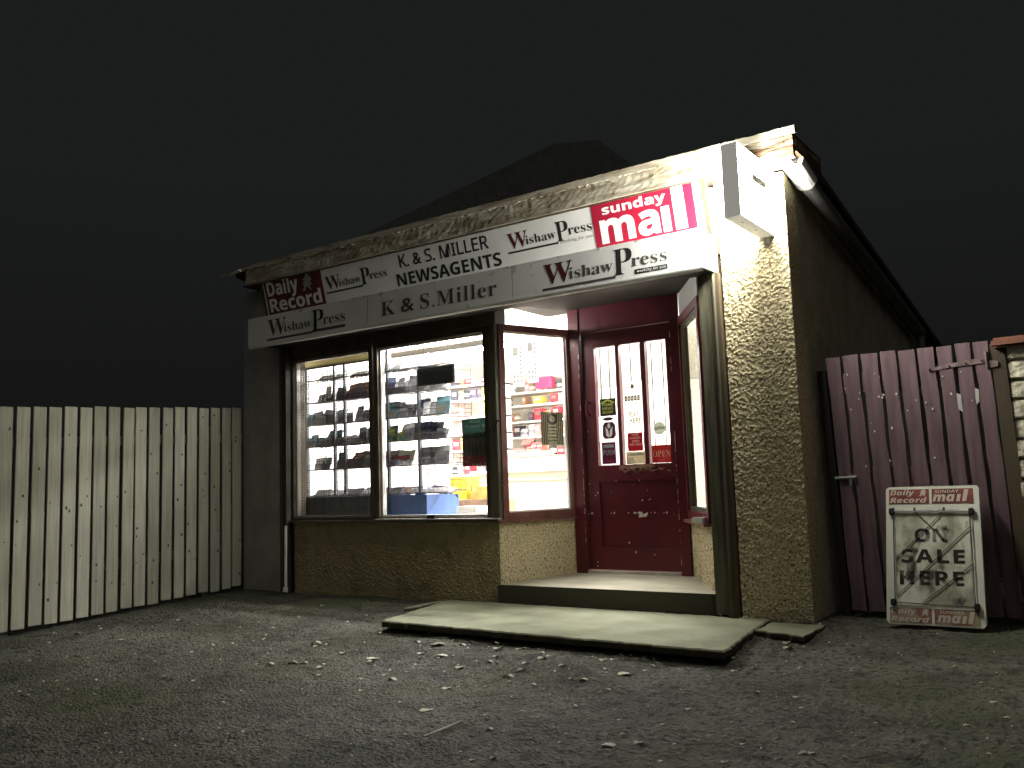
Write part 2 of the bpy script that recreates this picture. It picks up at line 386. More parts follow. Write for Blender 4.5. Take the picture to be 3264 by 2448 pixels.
b = MB(); b.box(.2, 5.3, -.163, .0, 2.762, 2.775, 'darkwood'); b.build('soffit', shop)
# verge gutter running back down the side, with its white stop end
b = MB()
def halfpipe(p0, p1, r, k, n=10, dn=.0):
    p0, p1 = Vector(p0), Vector(p1); d = (p1-p0).normalized(); s = Vector((1, 0, 0)); u = s.cross(d)
    vs = []
    for p in (p0, p1):
        for rr in (r, r-.006):
            for j in range(n+1):
                t = PI+PI*j/n; vs.append(p+s*math.cos(t)*rr+u*math.sin(t)*rr)
    m = n+1; fs = []
    for j in range(n):
        fs += [(j, j+1, 2*m+j+1, 2*m+j), (m+j, 3*m+j, 3*m+j+1, m+j+1), (j, m+j, m+j+1, j+1)]
    fs += [(0, 2*m, 3*m, m), (n, m+n, 3*m+n, 2*m+n)]
    b.add(vs, fs, k)
halfpipe((5.285, .22, 2.715), (5.285, 3.5, 2.15), .055, 'greymetal'); b.build('gutter', shop)
b = MB(); 
halfpipe((5.275, -.03, 2.80), (5.275, .24, 2.735), .072, 'plasticwhite')
d_ = [(5.275+.071*math.cos(PI+PI*j/12), -.03, 2.80+.071*math.sin(PI+PI*j/12)) for j in range(13)]
b.add(d_+[(x, y+.006, z) for x, y, z in d_], [tuple(range(13)), tuple(range(25, 12, -1))], 'plasticwhite')
b.build('gutter_stop_end', shop)
b = MB(); b.tube([(5.285, 3.5, 2.14), (5.285, 3.52, 1.9), (5.27, 3.53, 0)], .04, 'greymetal'); b.build('downpipe', shop)

# window head, mullions, sills
b = MB(); b.box(.67, 2.95, 0.0, .14, 2.084, 2.30, 'darkwood', bev=.004); b.build('window_head', shop)
FN = XZ(.06)
def shop_window(x0, x1, outer, inner, gl='glass'):
    w = MB(); frame_of(w, FN, x0-.045, x1+.045, .59, 2.083, .043, -.05, .04, outer); o = w.build('window', shop)
    w = MB(); frame_of(w, FN, x0-.002, x1+.002, .633, 2.04, .016, -.03, .012, inner); w.build('inner_frame', o)
    w = MB(); slabrect(w, FN, x0+.012, x1-.012, .647, 2.026, -.014, -.009, gl); w.build('pane', o)
    return o
w1 = shop_window(.665, 1.600, 'darkwood', 'greymetal')
w2 = shop_window(1.705, 2.810, 'darkwood', 'plasticwhite')
b = MB(); b.box(2.856, 2.938, .0, .13, .605, 2.083, 'greenwood', bev=.004); b.build('corner_post', shop)
b = MB()
b.box(.66, 2.95, -.03, .012, .592, .612, 'greenwood', bev=.003); b.box(1.70, 2.952, -.036, -.002, .613, .622, 'whitepaint')
b.build('window_sill', shop)
# left splayed return: window between front corner and door frame
p, q = Vector((*LR0, 0)), Vector((*LR1, 0)); dL = (q-p).normalized(); nL = Vector((dL.y, -dL.x, 0)); LL = (q-p).length
FL = lambda u, v, d: p+dL*u+nL*d+Vector((0, 0, v))
w = MB(); frame_of(w, FL, .03, LL-.0, .605, 2.09, .052, -.045, .02, 'brownred'); wl = w.build('window', shop)
w = MB(); frame_of(w, FL, .080, LL-.05, .655, 2.04, .014, -.03, .0, 'plasticwhite'); w.build('inner_frame', wl)
w = MB(); slabrect(w, FL, .09, LL-.06, .665, 2.03, -.02, -.015, 'glass'); w.build('pane', wl)
w = MB(); slabrect(w, FL, -.01, LL, .585, .606, -.03, .035, 'brownred'); w.build('sill', wl)
w = MB(); slabrect(w, FL, .05, LL, 2.095, 2.245, -.012, -.006, 'glass'); w.build('fanlight', shop)
# right splayed return
p2, q2 = Vector((*RR0, 0)), Vector((*RR1, 0)); dR = (q2-p2).normalized(); nR = Vector((dR.y, -dR.x, 0)); RL = (q2-p2).length
FR = lambda u, v, d: p2+dR*u+nR*d+Vector((0, 0, v))
w = MB(); frame_of(w, FR, .0, RL-.02, .575, 2.06, .06, -.045, .02, 'maroon2'); wr = w.build('window', shop)
w = MB(); frame_of(w, FR, .058, RL-.075, .635, 2.0, .03, -.03, .006, 'greenwood'); w.build('inner_frame', wr)
w = MB(); slabrect(w, FR, .085, RL-.10, .66, 1.975, -.02, -.015, 'glassgrey'); w.build('pane', wr)
w = MB(); slabrect(w, FR, -.02, RL-.03, .553, .574, -.04, .05, 'brownred'); w.build('sill', wr)
w = MB()
for i in range(9): slabrect(w, FR, .02+i*.085, .10+i*.085, 2.062, 2.24, -.03, .005, 'boardwhite')
w.build('head_panel', shop)
w = MB(); w.box(4.22, 4.96, .90, .915, .6, 1.95, 'creamlaminate')
for z in (1.02, 1.42): w.box(4.25, 4.95, .80, .899, z, z+.012, 'greymetal')
w.build('display_back', shop)
# doorway: jambs, transom, floor, step
YD = .72
_w = random.Random(41)
for x0, x1, xe in ((3.168, 3.272, 3.262), (4.058, 4.14, 4.060)):
    b = MB(); b.box(x0, x1, YD-.03, YD+.08, .14, 2.25, 'maroon', bev=.004)
    for _ in range(34):        # paint flaked off the arris
        z = _w.uniform(.2, 2.0) if _w.random() < .4 else _w.uniform(.2, 1.2); h = _w.uniform(.006, .05); w = _w.uniform(.002, .005)
        b.prism([(xe, z), (xe+w, z+.003), (xe+w*.7, z+h*.6), (xe+w*.9, z+h), (xe, z+h*.9)], 'creamlaminate' if _w.random() < .6 else 'barewood', XZ(YD-.03), -.001, .0012+.0001*_)
    b.build('door_jamb', shop)
b = MB(); b.box(3.273, 4.057, YD-.02, YD+.06, 2.045, 2.25, 'maroon', bev=.003); b.build('transom_panel', shop)
b = MB(); b.add([(2.905, -.005, .136), (4.62, -.005, .136), (4.2, YD+.1, .166), (3.1, YD+.1, .166), (2.905, -.005, -.06), (4.62, -.005, -.06), (4.2, YD+.1, -.06), (3.1, YD+.1, -.06)],
    [(0, 1, 2, 3)], 'stepfloor')
b.add([(2.905, -.005, .136), (4.62, -.005, .136), (2.905, -.005, -.06), (4.62, -.005, -.06)], [(0, 2, 3, 1)], 'concrete_shade')
b.build('doorstep', shop)
b = MB(); b.box(3.274, 4.056, YD-.035, YD+.02, .162, .183, 'whitepaint'); b.build('threshold', shop)
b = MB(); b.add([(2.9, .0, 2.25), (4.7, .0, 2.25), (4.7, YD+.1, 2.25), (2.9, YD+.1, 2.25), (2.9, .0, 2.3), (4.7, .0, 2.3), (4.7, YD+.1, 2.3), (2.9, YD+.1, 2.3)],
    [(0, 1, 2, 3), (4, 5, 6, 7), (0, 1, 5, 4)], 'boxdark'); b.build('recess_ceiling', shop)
b = MB(); b.box(.55, 4.77, .0, .15, 2.30, 2.42, 'darkwood'); b.box(.55, 5.0, .02, .15, 2.42, 2.76, 'greypaint'); b.build('lintel', shop)

# door leaf
def FLAKES():
    D = DOORM; rng = random.Random(3)
    pts = [(3.57, .985)]; 
    top = [(3.57+.3*i/22, .984) for i in range(23)]
    low = [(3.87-.3*i/22, .955-.022*rng.random()-(.012 if 6 < i < 14 else 0)) for i in range(23)]
    D.prism(top+low, 'barewood', XZ(DY), -.001, .0015)
    for i in range(46):
        x = rng.uniform(3.60, 3.99); z = .955-abs(rng.gauss(0, .018)); s_ = rng.uniform(.003, .011)
        D.prism([(x+s_*(1+rng.random())*math.cos(t*PI/3), z+s_*math.sin(t*PI/3)) for t in range(6)], 'barewood' if rng.random() < .55 else 'slot', XZ(DY), -.001, .0025+.0001*i)
    for i in range(34):
        x = rng.choice([rng.uniform(3.29, 3.37), rng.uniform(3.45, 3.95), rng.uniform(3.66, 3.85)]); z = rng.choice([rng.uniform(.7, .88), rng.uniform(.2, .5), rng.uniform(.9, 1.7) if x < 3.38 else .62, .62])
        s_ = rng.uniform(.002, .008)
        yy = XZ(DY) if (x < 3.388 or z < .36 or z > .865) else XZ(DY+.012)
        D.prism([(x+s_*rng.uniform(.6, 1.2)*math.cos(t*PI/3+.4), z+s_*1.4*rng.uniform(.6, 1.2)*math.sin(t*PI/3+.4)) for t in range(6)], 'chip', yy, -.001, .002+.0001*i)
    D.prism([(3.71, .585), (3.775, .59), (3.79, .62), (3.74, .61), (3.72, .625)], 'chip', XZ(DY+.012), -.001, .002)
DY = YD
D = MB()
lights = [(3.388, 3.576), (3.607, 3.796), (3.833, 4.008)]; zb, zt = .988, 1.921
D.box(3.276, 3.388, DY, DY+.045, .190, 2.042, 'maroon'); D.box(4.008, 4.054, DY, DY+.045, .190, 2.042, 'maroon')
D.box(3.388, 4.008, DY, DY+.045, zt, 2.042, 'maroon'); D.box(3.388, 4.008, DY, DY+.045, .865, zb, 'maroon')
D.box(3.388, 4.008, DY, DY+.045, .190, .36, 'maroon'); D.box(3.388, 4.008, DY+.012, DY+.04, .36, .865, 'maroon')
D.box(3.576, 3.607, DY, DY+.045, zb, zt, 'maroon'); D.box(3.796, 3.833, DY, DY+.045, zb, zt, 'maroon')
DOORM = D
FLAKES()
door = D.build('door', shop)
D = MB()
for a, c in lights: slabrect(D, XZ(DY), a, c, zb, zt, -.026, -.022, 'glass')
D.build('glazing', door)
D = MB()
for x in (3.482, 3.402, 3.672, 3.760, 3.852, 3.945): D.tube([(x, DY+.07, zb), (x, DY+.07, zt)], .0045, 'wire', 6)
D.build('security_bars', door)
D = MB()
D.tube([(3.328, DY-.035, 1.39), (3.328, DY-.045, 1.41), (3.328, DY-.045, 1.475), (3.328, DY-.035, 1.495)], .011, 'maroon2')
D.tube([(3.328, DY, 1.395), (3.328, DY-.036, 1.395)], .009, 'maroon2'); D.tube([(3.328, DY, 1.49), (3.328, DY-.036, 1.49)], .009, 'maroon2')
D.build('handle', door)
# door notices (on the glass)
FD = XZ(DY+.02)
s_ = MB(); slabrect(s_, FD, 3.413, 3.553, 1.375, 1.510, 0, .002, 'slot')
s_.prism([(3.42, 1.478), (3.483, 1.505), (3.547, 1.478), (3.538, 1.468), (3.483, 1.492), (3.43, 1.468)], flat('sticker_lime', (.55, .6, .08)), FD, .003, .004)
for i, t in enumerate(('HOME', 'NEWS', 'DELIVERY')):
    s_.text(sansb(t), 3.436, 3.53, 1.452-.030*i, 1.474-.030*i, FD, .0045, 'sticker_lime')
o = s_.build('home_news_sticker', door); o['label'] = 'black and lime HOME NEWS sticker'
s_ = MB(); slabrect(s_, FD, 3.395, 3.572, 1.176, 1.372, 0, .002, 'filmwhite')
s_.prism([(3.48+.045*math.cos(t*PI/8), 1.350+.014*math.sin(t*PI/8)) for t in range(16)], 'lettering', FD, .003, .004)
s_.prism([(3.432, 1.30), (3.45, 1.325), (3.52, 1.325), (3.54, 1.30), (3.545, 1.22), (3.525, 1.195), (3.445, 1.195), (3.428, 1.22)], 'lettering_brown', FD, .003, .0045)
s_.prism([(3.455, 1.29), (3.478, 1.262), (3.485, 1.205), (3.462, 1.22)], 'signwhite', FD, .005, .006)
s_.prism([(3.518, 1.29), (3.495, 1.262), (3.488, 1.205), (3.511, 1.22)], 'signwhite', FD, .005, .006)
s_.prism([(3.4865+.013*math.cos(t*PI/6), 1.296+.02*math.sin(t*PI/6)) for t in range(12)], 'signwhite', FD, .0052, .0062)
o = s_.build('emblem_sticker', door); o['label'] = 'white sticker with dark shield emblem'
s_ = MB(); slabrect(s_, FD, 3.400, 3.574, .990, 1.174, 0, .002, 'filmwhite'); slabrect(s_, FD, 3.415, 3.537, 1.0, 1.168, .003, .004, thinflat('sticker_plum', (.16, .05, .09)))
s_.text(sansb('PUSH'), 3.422, 3.53, 1.067, 1.107, FD, .005, 'lettering_pale'); s_.text(sansbi('mail'), 3.432, 3.524, 1.012, 1.04, FD, .005, 'red'); 
slabrect(s_, FD, 3.43, 3.52, 1.125, 1.15, .0045, .005, 'lettering_pale')
o = s_.build('push_sticker', door); o['label'] = 'plum PUSH sticker with white border'
s_ = MB(); slabrect(s_, FD, 3.622, 3.786, 1.232, 1.627, 0, .002, 'paper')
s_.text(sansb('PLAY'), 3.662, 3.745, 1.352, 1.392, FD, .003, 'lettering_grey', slant=.15); s_.text(sansb('HERE'), 3.666, 3.760, 1.303, 1.343, FD, .003, 'lettering', slant=.15)
s_.text(sansb('PAYPOINT'), 3.645, 3.765, 1.575, 1.590, FD, .003, 'lettering_grey')
s_.prism([(3.69, 1.572), (3.715, 1.568), (3.72, 1.60), (3.695, 1.606)], 'lettering_grey', FD, .004, .005)
for i in range(5): slabrect(s_, FD, 3.636+.027*i, 3.656+.027*i, 1.475, 1.515, .003, .004, 'lettering_grey'); 
for i in range(5): s_.prism([(3.6465+.027*i+.005*math.cos(t*PI/4), 1.495+.012*math.sin(t*PI/4)) for t in range(8)], 'paper', FD, .0045, .005)
s_.text(ital('Lottery'), 3.66, 3.76, 1.45, 1.468, FD, .003, 'lettering_grey'); s_.text(ital('today'), 3.68, 3.745, 1.248, 1.266, FD, .003, 'red_dull')
o = s_.build('play_here_poster', door); o['label'] = 'white PLAY HERE poster'
s_ = MB(); slabrect(s_, FD, 3.643, 3.772, 1.088, 1.229, 0, .002, thinflat('notice_red', (.28, .03, .04)))
for i, (a, c) in enumerate(((3.68, 3.74), (3.66, 3.755), (3.68, 3.745), (3.66, 3.70), (3.71, 3.76))):
    z = 1.205-.025*min(i, 3); slabrect(s_, FD, a, c, z, z+.018, .003, .004, flat('sticker_pink', (.6, .2, .2)))
o = s_.build('red_notice', door); o['label'] = 'dark red notice with pink bars'
s_ = MB(); slabrect(s_, FD, 3.625, 3.79, .990, 1.085, 0, .002, thinflat('sticker_cream', (.42, .38, .28))); slabrect(s_, FD, 3.628, 3.69, .995, 1.04, .003, .004, 'paper')
slabrect(s_, FD, 3.65, 3.77, 1.055, 1.07, .003, .004, 'lettering_pale')
s_.build('cream_notice', door)
s_ = MB(); slabrect(s_, FD, 3.846, 4.004, .990, 1.124, 0, .002, thinflat('sticker_red', (.30, .06, .06)))
s_.text(serif('OPEN'), 3.853, 3.997, 1.035, 1.082, FD, .003, 'cream_text', off=-.008); slabrect(s_, FD, 3.9, 3.95, 1.008, 1.012, .003, .004, 'lettering_pale')
o = s_.build('open_notice', door); o['label'] = 'red OPEN notice'
s_ = MB(); cx, cz = 3.917, 1.25
s_.prism([(cx+.05*math.cos(t*PI/12), cz+.05*math.sin(t*PI/12)) for t in range(24)], thinflat('sticker_sage', (.45, .47, .4)), FD, 0, .002)
slabrect(s_, FD, 3.872, 3.962, 1.24, 1.265, .003, .004, 'paper')
s_.build('round_sticker', door)

for z in (1.655, .75): b = MB(); b.box(3.145, 3.167, .672, .70, z, z+.065, 'maroon2', bev=.003); b.build('hinge', door)
b = MB(); b.box(2.245, 2.325, -.022, .02, .60, .650, 'slot', bev=.004); b.build('latch', w2)
b = MB(); slabrect(b, FL, LL*.36, LL*.50, .606, .640, .0, .03, 'brownred'); b.build('latch', wl)
b = MB(); b.tube([(2.985, -.02, 1.335), (2.962, -.025, 1.345), (2.94, -.02, 1.31), (2.92, -.012, 1.262)], .007, 'slot', 6); b.build('cable_hook', shop)
# room behind
b = MB(); b.box(.2, 5.0, .95, 4.4, .10, .165, 'roomfloor'); b.box(.2, 2.9, .15, .95, .10, .165, 'roomfloor'); b.build('shop_floor', shop)
b = MB(); b.box(.22, 4.98, 4.36, 4.38, .165, 2.03, 'roomwhite')
for x in (.205, 4.98): b.prism([(.155, .165), (4.375, .165), (4.375, 2.03), (1.95, 2.42), (.155, 2.42)], 'roomwhite', lambda u, v, d: Vector((d, u, v)), x, x+.015)
b.build('interior_wall', shop)
b = MB(); b.prism([(.16, 2.421), (1.95, 2.421), (4.36, 2.032), (4.36, 2.042), (1.95, 2.436), (.16, 2.436)], 'ceiling', lambda u, v, d: Vector((d, u, v)), .222, 4.978)
b.build('interior_ceiling', shop)

# ------------------------------------------------------------------ upper name board (canted)
SG = lambda u, v, d: Vector((u, -.05-.25*(v-2.40)-d, v))
sg = thing('shop_sign', 'long white canted name board with red newspaper panel above the shutter box', 'sign', (2.6, -.1, 2.4))
b = MB(); slabrect(b, SG, .44, 4.712, 2.40, 2.803, -.02, 0, 'boardwhite'); b.build('board', sg)
b = MB(); frame_of(b, SG, .41, 4.745, 2.38, 2.832, .028, -.03, .006, 'darkwood'); b.build('frame', sg)
b = MB(); slabrect(b, SG, .462, 1.203, 2.42, 2.790, .001, .004, 'red_dull'); dr = b.build('news_panel', sg); dr['label'] = 'dull maroon newspaper panel'
b = MB(); b.text(sansb('Daily'), .49, .90, 2.597, 2.772, SG, .0048, 'signwhite', off=.012); b.text(sansb('Record'), .49, 1.165, 2.497, 2.622, SG, .0048, 'signwhite', off=.012)
lion = [(0, .05), (.12, 0), (.3, .04), (.34, .22), (.5, .2), (.62, .02), (.85, 0), (.72, .12), (.74, .3), (.95, .28), (.78, .42), (.8, .55), (1, .62), (.82, .68), (.9, .86), (.72, .78), (.68, 1), (.5, .95), (.42, .8), (.3, .86), (.34, .7), (.12, .72), (.26, .6), (.3, .48), (.08, .5), (.2, .36), (.18, .2)]
b.prism([(.945+.145*u, 2.622+.145*v) for u, v in lion], 'lettering_pale', SG, .005, .0065)
b.build('lettering', dr)
b = MB(); slabrect(b, SG, 3.905, 4.657, 2.42, 2.790, .001, .004, 'red'); sm = b.build('news_panel', sg); sm['label'] = 'bright red newspaper panel'
b = MB(); b.text(sansb('sunday'), 3.985, 4.465, 2.668, 2.752, SG, .0048, 'signwhite', off=.012); b.text(sansb('ma'), 3.952, 4.40, 2.494, 2.657, SG, .0048, 'signwhite', off=.02)
slabrect(b, SG, 4.418, 4.478, 2.494, 2.657, .0043, .0049, 'signwhite'); slabrect(b, SG, 4.507, 4.59, 2.494, 2.766, .0043, .0049, 'signwhite')
b.build('lettering', sm)
def wishaw(mb, fn, x0, x1, z0, H, kW, kr, kP, bar_k, strap):
    w = x1-x0; U = lambda a: x0+w*a; V = lambda c: z0+H*c
    mb.text(serif('W'), U(0), U(.25), V(.12), V(.95), fn, .0010, kW, off=-.002)
    mb.text(serif('ishaw'), U(.222), U(.583), V(.20), V(.66), fn, .0013, kr, off=-.003)
    mb.text(serif('P'), U(.588), U(.735), V(0), V(1), fn, .0010, kP, off=-.004)
    mb.text(serif('ress'), U(.73), U(1), V(.22), V(.56), fn, .0013, kr, off=-.003)
    slabrect(mb, fn, U(-.01), U(.60), V(-.10), V(-.0), .0003, .0009, bar_k)
    if strap == 'plain': mb.text(ital('working for you'), U(.62), U(1.0), V(-.16), V(.06), fn, .0010, 'lettering_pale')
    if strap == 'box':
        slabrect(mb, fn, U(.75), U(1), V(-.08), V(.10), .0003, .0009, 'lettering'); mb.text(ital('working for you'), U(.77), U(.99), V(-.06), V(.09), fn, .0016, 'signwhite')
    if strap == 'bar': slabrect(mb, fn, U(.60), U(1), V(-.07), V(.06), .0003, .0009, bar_k)
b = MB()
wishaw(b, SG, 1.235, 1.95, 2.570, .135, 'lettering_brown', 'lettering_grey', 'lettering', 'lettering', None)
b.text(_m('K. & S. MILLER', 0x1D5A0, 0x1D5BA), 2.10, 3.0, 2.637, 2.738, SG, .001, 'lettering', off=.014)
b.text(sansb('NEWSAGENTS'), 2.045, 3.092, 2.497, 2.596, SG, .001, 'lettering', off=.006)
b.build('lettering', sg); b = MB()
wishaw(b, SG, 3.172, 3.888, 2.578, .135, 'lettering_brown', 'lettering', 'lettering', 'lettering', 'plain')
b.build('lettering', sg)

# ------------------------------------------------------------------ roller shutter box with panels and guide rails
rs = thing('roller_shutter', 'roller shutter box faced with grey white press panels over the windows', 'shutter', (2.6, -.14, 0))
b = MB(); b.box(.44, 4.745, -.282, .0, 2.395, 2.412, 'panelgrey'); b.box(.44, .46, -.282, 0, 2.17, 2.395, 'panelgrey'); b.box(4.73, 4.75, -.282, -.012, 2.17, 2.394, 'whitepaint')
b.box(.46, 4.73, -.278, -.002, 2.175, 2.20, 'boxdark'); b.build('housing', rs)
FB = XZ(-.283)
panels = [(.424, 1.896), (1.902, 3.318), (3.324, 4.755)]
po = []
for a, c in panels:
    b = MB(); slabrect(b, FB, a, c, 2.172, 2.416, 0, .004, 'panelgrey')
    rr = random.Random(int(a*100))
    for x in [a+.03, (a+c)/2, c-.03]:
        b.tube([FB(x, 2.408, .003), FB(x, 2.408, .008)], .005, 'greymetal', 6)
    po.append(b.build('panel', rs))
FP = XZ(-.2875)
b = MB(); wishaw(b, FP, .69, 1.648, 2.205, .176, 'lettering_grey', 'lettering_grey', 'lettering', 'lettering_grey', 'bar'); b.build('lettering', po[0])
b = MB(); b.text(serif('K'), 2.05, 2.20, 2.222, 2.334, FP, .001, 'lettering_grey', off=-.004); b.text('&', 2.26, 2.40, 2.222, 2.330, FP, .001, 'lettering_grey', off=.012)
b.text(serif('S.Miller'), 2.46, 3.185, 2.220, 2.338, FP, .001, 'lettering_grey', off=-.004, space=1.1); b.build('lettering', po[1])
b = MB(); wishaw(b, FP, 3.589, 4.525, 2.206, .174, 'lettering_brown', 'lettering_grey', 'lettering', 'lettering_grey', 'box'); b.build('lettering', po[2])
b = MB()
def lip(a, c):
    t = -.2+c*(PI/2+.2); return Vector((.424+a*4.331, -.262-.026*math.cos(t), 2.171-.028*math.sin(t)))
b.grid(lip, 2, 8, 'panelgrey'); b.build('bottom_trim', rs, smooth=True)
b = MB(); b.box(4.622, 4.70, -.055, -.01, .02, 2.17, 'greenwood', bev=.003); b.box(4.701, 4.765, -.062, -.013, -.02, 2.17, 'darkwood', bev=.003)
b.tube([(4.735, -.07, .0), (4.735, -.07, 2.17)], .011, 'greenwood'); b.build('guide_rail', rs)
b = MB(); b.box(.558, .60, -.05, -.002, -.03, 2.17, 'darkwood'); b.box(.603, .655, -.06, -.002, -.03, 2.17, 'boxdark', bev=.003); b.build('guide_rail', rs)
b = MB(); b.tube([(.662, -.075, .02), (.666, -.075, .57)], .013, 'chip'); b.tube([(.660, -.08, .0), (.662, -.075, .04)], .022, 'chip'); b.build('conduit', rs)

# ------------------------------------------------------------------ projecting light box
SX0, SX1, SY, SZ0, SZ1 = 5.030, 5.130, -.576, 2.352, 2.787
lb = thing('light_box_sign', 'white illuminated box sign projecting from the wall beside the eaves', 'light box', (5.08, 0, 2.36))
b = MB(); e = .012
b.box(SX0, SX1, SY, SY+.012, SZ0, SZ1, 'signcase'); b.box(SX0, SX1, -.015, -.004, SZ0, SZ1, 'signcase')
b.box(SX0, SX1, SY+.012, -.015, SZ0, SZ0+.012, 'signcase'); b.box(SX0, SX1, SY+.012, -.015, SZ1-.012, SZ1, 'signcase')
for y in (-.42, -.2): b.tube([(5.08, y, SZ0+.002), (5.08, y, SZ0-.004)], .008, 'plasticwhite')
b.build('case', lb)
def face(x, o):
    f = MB(); bu = .016*o
    f.prism([(x, SZ0+.003), (x+bu, SZ0+.022), (x+bu, SZ1-.022), (x, SZ1-.003)], 'face', lambda u, v, d: Vector((u, d, v)), SY+.003, -.006)
    return f.build('lit_face', lb)
fl = face(SX0-.0005, -1); fr_ = face(SX1+.0005, 1)
b = MB(); b.box(SX1+.0168, SX1+.0188, -.40, -.16, 2.60, 2.645, 'slot'); b.build('slot', fr_)
b = MB(); b.box(5.06, 5.10, -.004, .0, 2.30, 2.40, 'greymetal'); b.build('bracket', lb)

# ------------------------------------------------------------------ fence on the left
fe = thing('board_fence', 'pale vertical board fence standing at right angles to the shop', 'fence', (0, -2, -.1))
b = MB(); kn = b; pitch = .1225; y = -.03; i = 0; rng = random.Random(5)
while y > -4.6:
    wd = .098+rng.uniform(-.003, .004); zt_ = 1.662+.045*(y)+rng.uniform(-.008, .006); zb_ = gz(0, y)+.025+rng.uniform(-.01, .01)
    y1 = y-wd; ox = rng.uniform(-.003, .003)
    if i == 0: y1 -= .0
    T = Matrix.Translation((0, y, zb_)) @ Matrix.Rotation(rng.uniform(-.0035, .0035), 4, 'X') @ Matrix.Translation((0, -y, -zb_))
    b.box(-.013+ox, 0+ox, y1, y, zb_, zt_, 'fence%d' % rng.choice([0, 0, 1, 2]), T, bev=.003)
    for _ in range(rng.randint(2, 5)):
        ky = rng.uniform(y1+.015, y-.015); kz = rng.uniform(zb_+.1, zt_-.04); r_ = rng.uniform(.004, .010)
        kn.prism([(ky+r_*rng.uniform(.8, 1.2)*math.cos(t*PI/4), kz+r_*1.5*rng.uniform(.8, 1.2)*math.sin(t*PI/4)) for t in range(8)], 'knot', lambda u, v, d, o=ox: T @ Vector((o+d, u, v)), -.0005, .0012)
    y -= pitch if i else pitch-.012; i += 1
b.build('board_panel', fe)
for z in (.35, 1.35):
    b = MB(); b.add([(-.06, .0, z), (-.0245, .0, z), (-.0245, -4.6, z-.21), (-.06, -4.6, z-.21), (-.06, 0, z+.08), (-.0245, 0, z+.08), (-.0245, -4.6, z-.13), (-.06, -4.6, z-.13)],
        [(0, 1, 2, 3), (4, 5, 6, 7), (0, 1, 5, 4), (2, 3, 7, 6), (1, 2, 6, 5), (0, 3, 7, 4)], 'fencerail'); b.build('rail', fe)
for y in (-.36, -2.1, -3.9):
    b = MB(); b.box(-.14, -.061, y-.05, y+.03, -.3, 1.5+.05*y, 'fencerail'); b.build('post', fe)

# ------------------------------------------------------------------ gate on the right
gt = thing('wooden_gate', 'purple brown boarded side gate with strap hinge between shop and brick wall', 'gate', (5.74, .35, 0))
SH = lambda z: .032*(1.6-z)
b = MB(); rng = random.Random(8); GY = .35
ed = [5.285, 5.372, 5.388, 5.482, 5.498, 5.598, 5.612, 5.702, 5.718, 5.810, 5.826, 5.916, 5.931, 6.014, 6.030, 6.112, 6.127, 6.205]
GF = lambda u, v, d: Vector((u+SH(v), GY-d, v))
for i in range(9):
    a, c = ed[2*i], ed[2*i+1]; zt_ = 1.597+rng.uniform(-.004, .004)
    # ragged edges: small notches like worn boards
    L = [(a, .03)]; 
    R = []
    for kz in range(1, 12):
        z = .03+(zt_-.03)*kz/12
        L.append((a+(rng.choice([0, 0, .004, .006])), z)); R.append((c-rng.choice([0, 0, .004, .005]), z))
    poly = [(a, .03), (c, .03)]+R+[(c, zt_), (a, zt_)]+L[:0:-1]
    b.prism(poly, 'gate', GF, -.018+rng.uniform(-.002, .002), rng.uniform(-.002, .002))
gboards = b
for z0, z1 in ((.25, .36), (1.36, 1.49), (.8, .9)):
    b = MB(); slabrect(b, GF, 5.29, 6.20, z0, z1, -.055, -.021, 'gate'); b.build('rail', gt)
b = MB()
b.prism([(5.875, 1.455), (5.90, 1.452), (5.985, 1.462), (6.185, 1.470), (6.185, 1.505), (5.985, 1.485), (5.90, 1.470)], 'gatemetal', GF, .001, .006)
b.tube([GF(6.19, 1.44, .008), GF(6.19, 1.535, .008)], .009, 'gatemetal')
for u in (5.885, 5.99, 6.08, 6.165): b.tube([GF(u, 1.463+(u-5.885)*.08, .004), GF(u, 1.463+(u-5.885)*.08, .010)], .006, 'slot', 6)
b.prism([(6.20, 1.44), (6.245, 1.445), (6.245, 1.475), (6.20, 1.485)], 'gatemetal', GF, .003, .008)
b.build('hinge', gt)
b = MB(); b.tube([GF(5.27, .836, .012), GF(5.40, .838, .012)], .011, 'steel'); slabrect(b, GF, 5.345, 5.395, .815, .858, .001, .008, 'steel'); b.tube([GF(5.365, .79, .02), GF(5.365, .83, .02)], .010, 'steel'); b.build('bolt', gt)
b = MB(); slabrect(b, GF, 6.213, 6.285, -.03, 1.575, -.07, .0, 'darkwood'); b.build('post', gt)
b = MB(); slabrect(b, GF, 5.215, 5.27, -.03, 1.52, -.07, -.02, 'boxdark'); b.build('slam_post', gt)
b = gboards
b.prism([(6.012, 1.215), (6.034, 1.195), (6.034, 1.30), (6.012, 1.31)], 'paper', GF, .002, .004)
b.prism([(6.110, 1.235), (6.126, 1.25), (6.130, 1.32), (6.112, 1.33), (6.108, 1.28)], 'paper', GF, .002, .004)
for i in range(26):
    x = rng.uniform(5.36, 6.1); z = rng.choice([rng.uniform(1.2, 1.55), rng.uniform(1.25, 1.35), rng.uniform(.5, 1.4)]); s_ = rng.uniform(.002, .006)
    b.prism([(x+s_*math.cos(t*PI/3), z+s_*1.6*rng.uniform(.6, 1.2)*math.sin(t*PI/3)) for t in range(6)], 'chip', GF, -.0005, .003+.0001*i)
b.build('board_panel', gt)

